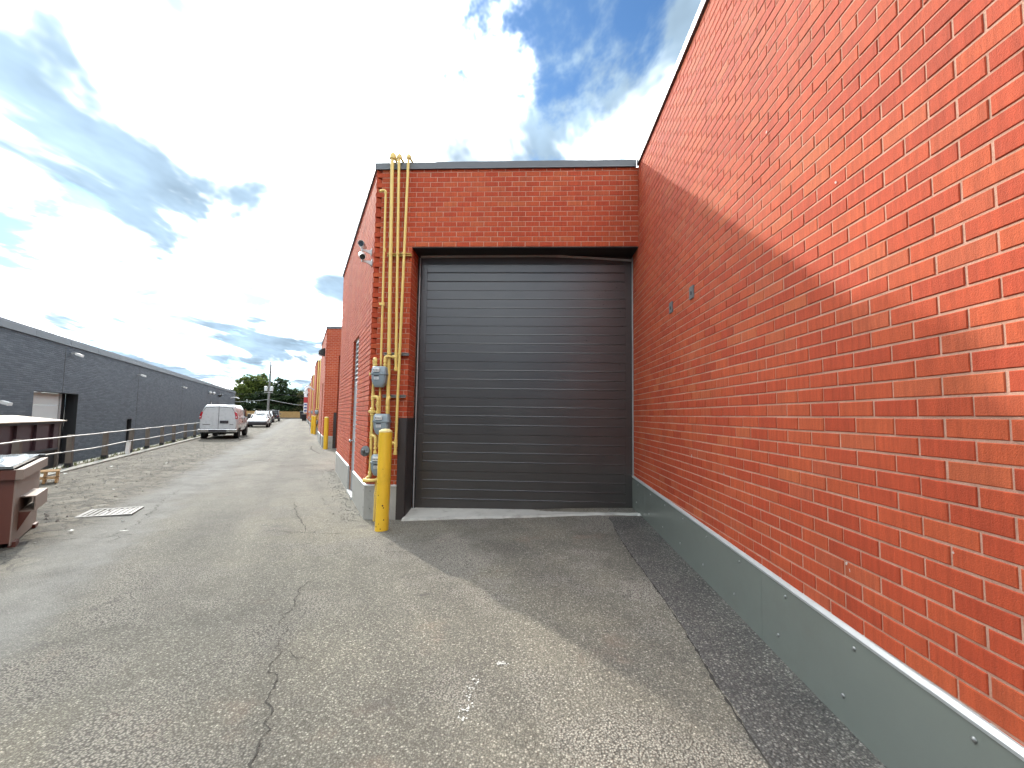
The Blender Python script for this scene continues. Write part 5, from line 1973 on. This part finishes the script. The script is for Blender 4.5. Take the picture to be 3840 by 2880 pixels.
def van(loc, rz):
    o_ = thing('van', 'white panel van parked against the railing, seen from behind', 'van', loc, rz)
    mb = MB()
    secs = [(0.0, .93, .52, 1.25, 1.90, .62), (.06, .97, .48, 1.25, 1.97, .66), (.5, 1.0, .45, 1.25, 2.03, .70), (3.2, 1.0, .45, 1.25, 2.03, .70), (3.75, 1.0, .45, 1.22, 1.93, .68),
            (4.15, .99, .45, 1.18, 1.55, .66), (4.55, .98, .45, 1.12, 1.20, .70), (5.2, .95, .48, 1.0, 1.04, .72), (5.38, .88, .52, .8, .86, .66)]
    mb.loft([shell_ring(*s_) for s_ in secs])
    mb.build('body', 'van_white', o_, local=True, smooth=50)
    # rear doors
    for s_ in (-1, 1):
        mb = MB()
        pl = [(s_ * .012, .60), (s_ * .88, .60), (s_ * .89, 1.25), (s_ * .80, 1.62), (s_ * .66, 1.84), (s_ * .012, 1.88)]
        mb.prism(pl, .03, (0, -.02, 0), X, Z, Y)
        mb.build('rear_door', 'van_white', o_, local=True)
    mb = MB()
    pl = [(-.95, 1.20), (-.90, 1.30), (-.82, 1.62), (-.68, 1.87), (0, 1.925), (.68, 1.87), (.82, 1.62), (.90, 1.30), (.95, 1.20), (.90, 1.20), (.86, 1.30), (.78, 1.60), (.64, 1.83), (0, 1.895), (-.64, 1.83), (-.78, 1.60), (-.86, 1.30), (-.90, 1.20)]
    for i in range(8):
        q4 = [pl[i], pl[i + 1], pl[16 - i], pl[17 - i]]
        mb.prism(q4, .012, (0, -.012, 0), X, Z, Y)
    mb.build('door_seal', 'lamp_dark', o_, local=True)
    mb = MB()
    mb.box((-.012, -.024, .60), (.012, -.0205, 1.88))
    mb.build('door_gap', 'lamp_dark', o_, local=True)
    for s_ in (-1, 1):
        mb = MB()
        mb.loft([[V((s_ * a_, -.035, z_)), V((s_ * b_, -.03, z_)), V((s_ * (b_ + .015), .06, z_)), V((s_ * a_, .05, z_))] for a_, b_, z_ in ((.865, .985, 1.20), (.85, .97, 1.38), (.80, .91, 1.58), (.80, .88, 1.60))])
        mb.build('tail_light', 'tail_red', o_, local=True)
        mb = MB()
        mb.box((s_ * .93 - .05, -.037, 1.28), (s_ * .93 + .03, -.034, 1.33))
        mb.build('reversing_light', 'head_lamp', o_, local=True)
    mb = MB()
    mb.cbox((.07, -.045, .92), (.52, -.018, 1.09), .01)
    mb.build('licence_plate_recess', 'plate_dark', o_, local=True)
    for x0, x1, z_ in ((-.80, -.42, .835), (.58, .78, .835)):
        mb = MB()
        mb.box((x0, -.026, z_), (x1, -.0205, z_ + .03))
        mb.build('badge', 'lamp_dark', o_, local=True)
    mb = MB()
    mb.cbox((-1.0, -.16, .40), (1.0, .02, .585), .02)
    mb.build('bumper', 'chrome', o_, local=True)
    mb = MB()
    mb.box((-.46, -.166, .43), (.46, -.155, .56))
    mb.box((-.98, -.15, .5855), (.98, .0, .60))
    mb.build('bumper_step', 'plate_dark', o_, local=True)
    mb = MB()
    mb.box((-.8, .3, .30), (.8, 4.9, .46))
    mb.box((-.35, .5, .22), (.25, 1.2, .299))
    mb.box((-.06, .05, .24), (.06, .25, .42))
    mb.build('underbody', 'black_steel', o_, local=True)
    for x, s_ in ((-.84, -1), (.84, 1)):
        for y in (1.05, 4.45):
            wheel(o_, x, y, .37, .24, s_)
            mb = MB()
            mb.lathe([(.43, -.012), (.43, .012), (.36, .012), (.36, -.012)], (s_ * .985, y, .40), 24, (1, 0, 0))
            mb.build('wheel_arch', 'lamp_dark', o_, local=True, smooth=40)
    for s_ in (-1, 1):
        mb = MB()
        mb.prism([(3.05, 1.30), (4.22, 1.30), (3.75, 1.78), (3.15, 1.82)], .012, (s_ * .955, 0, 0), Y, Z, V((-s_ * .25, 0, 1)).normalized() * .5 + X * s_)
        mb.build('side_window', 'dark_glass', o_, local=True)
        mb = MB()
        mb.cbox((s_ * 1.14 - .10, 3.95, 1.20), (s_ * 1.14 + .10, 4.05, 1.50), .02)
        mb.box((min(s_ * .95, s_ * 1.05), 3.97, 1.28), (max(s_ * .95, s_ * 1.05), 4.03, 1.34))
        mb.build('mirror', 'lamp_dark', o_, local=True)
        for y0, y1, z_ in ((.55, 1.5, 1.37), (.55, 1.4, 1.30), (.55, 1.55, 1.21)):
            mb = MB()
            xx = s_ * (1.001 - (.0 if z_ < 1.25 else (z_ - 1.25) * .32))
            mb.box((xx - .008, y0, z_), (xx + .008, y1, z_ + .022))
            mb.build('side_lettering', 'car_grey', o_, local=True)
        for y in (1.9, 3.0, 4.25):
            mb = MB()
            mb.box((s_ * 1.0 - .006, y, .55), (s_ * 1.0 + .004, y + .012, 1.22))
            mb.build('door_gap', 'lamp_dark', o_, local=True)
        for y in (1.98, 3.1):
            mb = MB()
            mb.box((s_ * 1.0 - .01, y, .98), (s_ * 1.0 + .02, y + .14, 1.03))
            mb.build('door_handle', 'lamp_dark', o_, local=True)
    mb = MB()
    mb.loft([[V((x, y, z_)) for x in (-w_, w_)] + [V((w_ * .98, y + .012, z_ + .012)), V((-w_ * .98, y + .012, z_ + .012))] for y, z_, w_ in ((3.78, 1.93, .62), (4.15, 1.56, .70), (4.52, 1.22, .74))])
    mb.build('windshield', 'dark_glass', o_, local=True)
    return o_


q = W(29.9, 4.18, 0)
van(G(q.x, q.y), AL - .02).scale = (.93, .96, .95)


def car(a_, n_, rz, lab, paint, kind, flip=True, roofm=None, lower=None):
    """car; local y forward. flip = it faces the camera"""
    q = W(a_, n_, 0)
    o_ = thing('car', lab, 'car', G(q.x, q.y), AL + rz + (pi if flip else 0), group='cars parked beyond the van')
    if kind == 'sedan':
        L_, hw = 4.6, .92
        low = [(0, .70, .40, .75), (.15, .84, .32, .92), (.9, .92, .28, 1.0), (2.2, .93, .28, .98), (3.3, .93, .28, .93), (4.2, .90, .30, .82), (4.5, .80, .36, .70), (4.6, .62, .42, .60)]
        gh = [(.55, .70, 1.0, 1.02), (1.1, .66, .98, 1.36), (1.9, .62, .97, 1.45), (2.5, .62, .96, 1.42), (3.35, .72, .93, .955)]
        wr, wy = .33, (.85, 3.72)
    elif kind == 'suv':
        L_, hw = 4.7, .95
        low = [(0, .78, .42, .95), (.12, .90, .36, 1.08), (.9, .95, .33, 1.10), (2.4, .95, .33, 1.08), (3.3, .95, .33, 1.05), (4.3, .92, .35, .98), (4.6, .82, .40, .85), (4.7, .66, .45, .7)]
        gh = [(.05, .74, 1.06, 1.10), (.45, .70, 1.08, 1.62), (1.2, .68, 1.08, 1.70), (2.5, .68, 1.07, 1.68), (3.45, .76, 1.04, 1.06)]
        wr, wy = .37, (.9, 3.78)
    else:
        L_, hw = 4.3, .93
        low = [(0, .88, .48, 1.02), (.05, .90, .44, 1.10), (1.0, .90, .42, 1.12), (2.4, .90, .42, 1.12), (2.8, .84, .42, 1.12), (4.1, .80, .44, 1.08), (4.25, .74, .5, 1.0)]
        gh = [(.05, .80, 1.10, 1.14), (.10, .76, 1.12, 1.80), (1.2, .74, 1.12, 1.84), (2.4, .74, 1.12, 1.82), (2.75, .78, 1.12, 1.14)]
        wr, wy = .41, (.75, 3.45)

    def ring(y, w_, zb, zt):
        P = [(w_ * .90, zb), (w_, zb + (zt - zb) * .3), (w_, zb + (zt - zb) * .78), (w_ * .93, zt), (w_ * .5, zt + .02)]
        P = [V((x, y, z_)) for x, z_ in P]
        return P + [V((-p_.x, p_.y, p_.z)) for p_ in reversed(P)]
    mb = MB()
    mb.loft([ring(*s_) for s_ in low])
    mb.build('body', paint, o_, local=True, smooth=45)

    def gring(y, w_, zb, zt, k=1.0, dz=0.0):
        P = [(hw * .90, zb - .02), (w_ + (hw * .9 - w_) * .45, zb + (zt - zb) * .5), (w_, zt - .03), (w_ * .8, zt + dz), (w_ * .3, zt + .015 + dz)]
        P = [V((x * k, y, z_)) for x, z_ in P]
        return P + [V((-p_.x, p_.y, p_.z)) for p_ in reversed(P)]
    mb = MB()
    mb.loft([gring(*s_) for s_ in gh])
    mb.build('windows', 'dark_glass', o_, local=True, smooth=45)
    # roof panel and pillars over the glass
    mb = MB()
    rf = gh[1:-1]
    mb.loft([[V((x, y, z_)) for x, z_ in ((w_ * 1.02, zt - .05), (w_ * .82, zt + .016), (w_ * .3, zt + .034), (-w_ * .3, zt + .034), (-w_ * .82, zt + .016), (-w_ * 1.02, zt - .05))] for y, w_, zb, zt in rf])
    mb.build('roof', roofm or paint, o_, local=True, smooth=45)
    for s_ in (-1, 1):
        for i, j in ((-2, -1), (0, 1)):
            y0, w0, zb0, zt0 = gh[i]
            y1, w1, zb1, zt1 = gh[j]
            mb = MB()
            p0 = V((s_ * w0 * (.98 if i == -2 else 1.08), y0, zt0 - .01))
            p1 = V((s_ * w1 * (1.08 if i == -2 else .98), y1, zt1 - .01))
            mb.tube([p0, p1], .04, 8)
            mb.build('pillar', roofm or paint, o_, local=True, smooth=50)
        ym, wm, zbm, ztm = gh[2]
        mb = MB()
        mb.tube([V((s_ * hw * .93, ym, zbm)), V((s_ * wm * 1.02, ym, ztm - .03))], .035, 6)
        mb.build('pillar', roofm or paint, o_, local=True)
        yw, ww, zbw, ztw = gh[-1]
        mb = MB()
        mb.cbox((s_ * (hw + .10) - .09, yw - .45, zbw + .03), (s_ * (hw + .10) + .09, yw - .35, zbw + .17), .02)
        mb.build('mirror', paint, o_, local=True)
        ye, we, ze0, ze1 = low[-2]
        mb = MB()
        mb.cbox((s_ * we * .72 - .14, ye - .05, ze1 - .17), (s_ * we * .72 + .14, ye + .075, ze1 - .06), .02)
        mb.build('headlight', 'head_lamp', o_, local=True)
        mb = MB()
        mb.cbox((s_ * .68 - .09, -.02, .78), (s_ * .68 + .09, .12, .92), .01)
        mb.build('tail_light', 'tail_red', o_, local=True)
        for y in wy:
            wheel(o_, s_ * (hw - .10), y, wr, .22, s_)
    ye, we, ze0, ze1 = low[-1]
    mb = MB()
    mb.cbox((-hw * .90, ye - .35, ze0 - .14), (hw * .90, ye + .03, ze1 + .01), .05)
    mb.build('front_bumper', lower or 'plate_dark', o_, local=True)
    mb = MB()
    mb.cbox((-.80, -.06, .40), (.80, .20, .66), .03)
    mb.build('rear_bumper', lower or 'plate_dark', o_, local=True)
    mb = MB()
    mb.box((-.26, -.075, .70), (.26, -.03, .82))
    mb.build('licence_plate', 'sign_white', o_, local=True)
    if kind == 'jeep':
        mb = MB()
        mb.lathe([(.36, 0), (.38, .05), (.38, .18), (.3, .22), (.1, .22), (0, .22)], (0.05, -.02, 1.08), 20, (0, -1, 0))
        mb.build('spare_wheel', 'tyre', o_, local=True, smooth=40)
    return o_


car(55.6, 3.86, .0, 'white sedan facing the viewer with a shiny windshield, just past the van', 'car_white', 'sedan').scale.z = .93
car(64.5, 4.25, .0, 'dark car with a pale roof right behind the white sedan', 'car_grey', 'suv', True, 'car_white')
car(77.5, 4.55, .0, 'black car third in the row behind the white sedan', 'car_dark', 'suv', True)
car(83.5, 4.15, .0, 'boxy black off-roader with a white roof at the end of the row', 'car_dark', 'jeep', False, 'car_white')

# ------------------------------------------------------------------ end of the alley
fe = thing('wooden_fence', 'tan board fence closing the far end of the alley', 'fence', W(120, 8, -1.06), AL)
for i in range(13):
    n0 = -1.5 + i * 2.4
    pan = bpy.data.objects.new('fence_panel', None)
    mb = MB()
    for j in range(16):
        mb.obox(W(120 + .008 * (j % 2), n0 + j * .149, -1.0), DN * .143, DA * .03, Z * (2.55 + .02 * ((j * 7 + i * 3) % 3)))
    mb.build('fence_panel', 'fence_wood', fe)
    mb = MB()
    mb.obox(W(119.9, n0 + 2.385 - .06, -1.0), DN * .12, DA * .09, Z * 2.68)
    mb.build('fence_post', 'fence_wood', fe)
mb = MB()
mb.obox(W(119.85, -1.5, -.2), DN * 31, DA * .04, Z * .32)
mb.build('base_board', 'post_wood', fe)
for a_, n_, h_, lab in ((112.0, -.2, 1.75, 'tall black bin at the end of the alley by the board fence'), (86.2, -.55, 1.25, 'dark green wheeled bin against the far brick units')):
    q = W(a_, n_, 0)
    o_ = thing('wheelie_bin', lab, 'bin', G(q.x, q.y), AL)
    mb = MB()
    mb.loft([[V((x * w_, y * w_, z_)) for x, y in ((-1, -1), (1, -1), (1, 1), (-1, 1))] for z_, w_ in ((.06, .33), (h_ - .1, .42))])
    mb.build('bin_body', 'lid_black', o_, local=True)
    mb = MB()
    mb.loft([[V((x * w_, y * w_, z_)) for x, y in ((-1, -1), (1, -1), (1, 1), (-1, 1))] for z_, w_ in ((h_ - .0995, .45), (h_ - .02, .45), (h_ + .04, .38))])
    mb.build('lid', 'lid_plastic', o_, local=True)
    for s_ in (-1, 1):
        mb = MB()
        mb.lathe([(.1, -.03), (.1, .03)], (s_ * .3, .3, .1), 12, (1, 0, 0))
        mb.build('wheel', 'tyre', o_, local=True)

# house behind the trees
ho = thing('house', 'dim brown brick house half hidden behind the far trees', 'house', W(134, 6, -1.06), AL)
mb = MB()
mb.obox(W(134, 0.5, -1.06), DN * 10, DA * 9, Z * 5.0)
mb.build('wall', 'house_brick', ho)
mb = MB()
mb.loft([[W(a_, 0, 3.9) + DN * n_ + Z * z_ for n_, z_ in ((-.1, 0), (11.1, 0), (5.5, 3.2))] for a_ in (133.5, 143.5)])
mb.build('roof', 'house_roof', ho)
for n_ in (2.2, 5.5, 8.4):
    mb = MB()
    mb.obox(W(133.95, n_, .6), DN * 1.3, DA * .04, Z * 1.4)
    mb.build('window', 'dark_glass', ho)

# utility pole
pole = thing('utility_pole', 'tall grey utility pole with two transformers at the alley end', 'pole', W(95, 5.62, -.2))
mb = MB()
mb.loft([[W(95, 5.62 - .012 * z_, z_) + DA * r_ * cos(2 * pi * k / 14) + DN * r_ * sin(2 * pi * k / 14) for k in range(14)] for z_, r_ in ((-1, .22), (4, .20), (8, .165), (10.2, .14))])
mb.build('pole_shaft', 'pole_wood', pole, smooth=50)
mb = MB()
mb.lathe([(.05, 10.2), (.05, 10.75), (.02, 10.8)], W(95, 5.56, 0), 8)
mb.build('pole_top_pin', 'pole_wood', pole)
for n_ in (5.18, 6.08):
    mb = MB()
    mb.lathe([(.0, 5.30), (.27, 5.32), (.29, 5.4), (.29, 6.05), (.31, 6.06), (.31, 6.12), (.15, 6.2), (0, 6.22)], W(94.85, n_, 0), 18)
    tr_ = mb.build('transformer', 'transformer', pole, smooth=35)
    for s_ in (-1, 1):
        mb = MB()
        mb.lathe([(.04, 6.18), (.05, 6.24), (.03, 6.30), (.05, 6.34), (.02, 6.42)], W(94.85, n_ + .12 * s_, 0), 8)
        mb.build('bushing', 'lamp_dark', tr_)
mb = MB()
mb.obox(W(94.8, 4.9, 5.0), DN * 1.5, DA * .1, Z * .12)
mb.build('transformer_bracket', 'strut_steel', pole)
mb = MB()
mb.obox(W(94.9, 5.0, 7.0), DN * 1.2, DA * .1, Z * .12)
mb.build('cross_arm', 'pole_wood', pole)
wires = [(10.65, 'topmost overhead wire'), (9.72, 'second overhead wire from the top'), (8.50, 'third overhead wire from the top'), (7.95, 'fourth overhead wire from the top'), (7.42, 'fifth overhead wire from the top'),
         (4.85, 'overhead wire just below the transformers')]
for i, (z_, nm) in enumerate(wires):
    mb = MB()
    pts = []
    for side in (1, -1):
        seg = []
        for k in range(15):
            f_ = k / 14
            sag = -3.2 * (4 * f_ * (1 - f_)) * .42
            seg.append(W(95, 5.56 + side * f_ * 62, z_ + sag * (1 if i < 5 else .7) + (0.2 * f_ if side > 0 else -.3 * f_)))
        pts = list(reversed(seg)) + seg[1:] if side == 1 and False else (seg if side == 1 else pts + seg)
        if side == 1:
            left = list(reversed(seg))
        else:
            pts = left + seg[1:]
    mb.tube(pts, .022, 5)
    o = mb.build('overhead_wire', 'wire')
    tag(o, nm + ' strung across the alley end', 'wire', 'wires on the utility pole')
for side, lab in ((1, 'pale service cable sagging left from the utility pole'), (-1, 'thick pale service cable sagging right from the utility pole')):
    mb = MB()
    pts = [W(95, 5.6 + side * f_ * 30, 3.75 - 1.5 * (1 - (2 * min(f_ * 2.2, 1) - 1) ** 2) * .3 - (.5 if side < 0 else .15) * min(f_ * 6, 1)) for f_ in [k / 24 for k in range(25)]]
    mb.tube(pts, .05 if side < 0 else .035, 6)
    o = mb.build('service_cable', 'cable_pale')
    tag(o, lab, 'cable', 'service cables on the utility pole')
mb = MB()


# ------------------------------------------------------------------ trees
def tree(a_, n_, base, lab, kind, mat, clumps, leaves, ls, trunk_h, trunk_r, seed, name='tree'):
    rnd = random.Random(seed)
    root = W(a_, n_, base)
    o_ = thing(name, lab, 'tree', root, group='trees behind the board fence')
    mb = MB()
    lean = V((rnd.uniform(-.3, .3), rnd.uniform(-.3, .3), 0))
    top = root + Z * trunk_h + lean
    mb.tube([root - Z * .3, root + Z * trunk_h * .4 + lean * .3, top], [trunk_r * 1.25, trunk_r, trunk_r * .55], 9)
    mb.build('trunk', 'bark', o_, smooth=50)
    cs = []
    for (cn, ca, cz, rn, rz_) in clumps:
        cs.append((W(a_ + ca, n_ + cn, cz), rn, rz_))
    mb = MB()
    for c_, rn, rz_ in cs:
        st0 = root.lerp(top, rnd.uniform(.5, 1.0))
        mid = st0.lerp(c_, .5) + Z * rnd.uniform(-.2, .4)
        mb.tube([st0, mid, c_], [trunk_r * .42, trunk_r * .28, .03], 6)
        for j in range(3):
            d = V((rnd.gauss(0, 1), rnd.gauss(0, 1), rnd.gauss(0.2, .6))).normalized()
            mb.tube([mid.lerp(c_, rnd.random()), c_ + V((d.x * rn, d.y * rn, d.z * rz_)) * .85], [trunk_r * .16, .015], 5)
    mb.build('limbs', 'bark', o_, smooth=50)
    mb = MB()
    tot = sum(r_ * r_ * z_ for _, r_, z_ in cs)
    for c_, rn, rz_ in cs:
        k = int(leaves * rn * rn * rz_ / tot)
        subs = [(c_ + V((rnd.gauss(0, .45) * rn, rnd.gauss(0, .45) * rn, rnd.gauss(0, .42) * rz_)), rnd.uniform(.22, .5) * rn, rnd.random()) for _ in range(14)]
        for i in range(k):
            if rnd.random() < .8:
                sc, sr, sv = rnd.choice(subs)
                d = V((rnd.gauss(0, 1), rnd.gauss(0, 1), rnd.gauss(0, 1))).normalized() * sr * rnd.uniform(.2, 1.0)
                d.z *= .6 if kind != 'pine' else .28
                q = sc + d
                val = sv * .6 + .4 * rnd.random()
            else:
                d = V((rnd.gauss(0, 1), rnd.gauss(0, 1), rnd.gauss(0, 1))).normalized() * rnd.uniform(.7, 1.1)
                q = c_ + V((d.x * rn, d.y * rn, d.z * rz_))
                val = rnd.random()
            u = V((rnd.gauss(0, 1), rnd.gauss(0, 1), rnd.gauss(0, .6))).normalized()
            v2 = u.orthogonal().normalized()
            v2 = (v2 * cos(i) + u.cross(v2) * sin(i))
            s_ = ls * rnd.uniform(.5, 1.25)
            asp = .62 if kind != 'pine' else .34
            mb.add([q - u * s_, q + v2 * s_ * asp, q + u * s_, q - v2 * s_ * asp], [(0, 1, 2, 3)], val)
    mb.build('crown', mat, o_, fix=False, attr=True)
    return o_


B = -1.06
tree(127, 11.0, B, 'broad light green tree with gaps of sky left of the utility pole', 'broad', 'leaf_bright',
     [(2.0, 0, 7.2, 2.3, 1.8), (-.5, 0, 8.6, 2.5, 1.7), (-2.6, 1, 7.6, 2.3, 1.8), (.5, -1, 6.2, 2.6, 1.6), (3.2, 1, 5.4, 1.9, 1.3), (-2.8, 0, 5.6, 2.2, 1.6), (1.2, 0, 9.5, 1.6, 1.1), (-1.5, 1, 9.9, 1.5, 1.1)], 9000, .33, 5.5, .33, 1)
tree(126, 14.6, B, 'low spreading yellow-green tree at the end of the grey warehouse', 'broad', 'leaf_olive',
     [(0, 0, 4.6, 2.0, 1.1), (1.6, 0, 5.4, 1.3, .8), (-1.2, 0, 3.4, 1.9, 1.3), (0, 1, 2.2, 2.2, 1.3)], 1700, .28, 3.0, .2, 2)
tree(125, 4.6, B, 'dark conifer right of the utility pole with a ragged top', 'pine', 'leaf_dark',
     [(.2, 0, 9.0, 1.5, 1.1), (.6, 0, 7.6, 2.0, .9), (-.9, 0, 8.6, 1.1, .9), (-1.8, 0, 6.4, 2.0, .7), (1.0, 0, 6.0, 2.3, .8), (-2.7, 0, 6.9, 1.0, .5), (0, 0, 4.6, 2.7, .9), (-2.0, 0, 5.0, 2.0, .7)], 6500, .34, 8.4, .26, 3)
tree(124, 8.6, B, 'dense dark evergreen below the light green tree', 'pine', 'leaf_dark',
     [(0, 0, 5.2, 2.4, 1.2), (2.0, 0, 4.2, 2.4, 1.3), (-1.8, 0, 4.6, 2.2, 1.2), (.5, 0, 2.6, 2.8, 1.3), (3.2, 0, 2.4, 2.2, 1.2), (-2.4, 0, 2.2, 2.2, 1.2)], 6500, .32, 5.0, .26, 4)
tree(126, 1.6, B, 'dark bushy tree with pale stems behind the board fence', 'broad', 'leaf_dark',
     [(0, 0, 4.4, 2.2, 1.3), (1.8, 0, 4.8, 1.7, 1.0), (-1.8, 0, 4.4, 1.9, 1.2), (0, 0, 2.6, 2.4, 1.1), (2.6, 0, 3.2, 1.6, 1.1)], 3000, .30, 4.2, .2, 5)
tree(123, -0.6, B, 'mid green tree hanging over the right end of the board fence', 'broad', 'leaf_olive',
     [(0, 0, 3.4, 1.8, 1.0), (-1.2, 0, 4.9, 1.8, 1.0), (.3, 0, 5.6, 1.5, .8), (.8, 0, 1.8, 1.6, 1.0), (-1.6, 0, 2.4, 2.0, 1.2)], 2600, .30, 4.5, .2, 6)
tree(128, 0.2, B, 'dark conifer behind the far brick units', 'pine', 'leaf_dark',
     [(0, 0, 6.4, 1.4, .7), (.8, 0, 5.6, 1.6, .7), (-1.4, 0, 6.3, 1.4, .6), (0, 0, 4.6, 2.0, .8)], 1800, .32, 6.0, .2, 7)
tree(118, 15.2, B, 'small tree tip showing over the roof of the grey warehouse', 'broad', 'leaf_olive', [(0, 0, 5.6, 1.1, .8), (-.8, 0, 4.8, 1.3, 1.0), (.6, 0, 4.0, 1.6, 1.1)], 800, .22, 4.0, .15, 8)
for i, (a_, n_) in enumerate(((123.5, 12.0), (123, 6.2), (124.5, 3.0))):
    tree(a_, n_, B, ('dark shrub behind the board fence below the light green tree', 'dark shrub behind the board fence at the foot of the utility pole', 'dark shrub behind the board fence right of the parked cars')[i],
         'broad', 'leaf_dark', [(0, 0, 1.4, 1.9, 1.1), (1.6, 0, 1.2, 1.6, 1.0), (-1.5, 0, 1.7, 1.6, 1.0), (0, 0, 2.6, 1.5, .8)], 1700, .26, 1.6, .1, 20 + i, 'shrub')
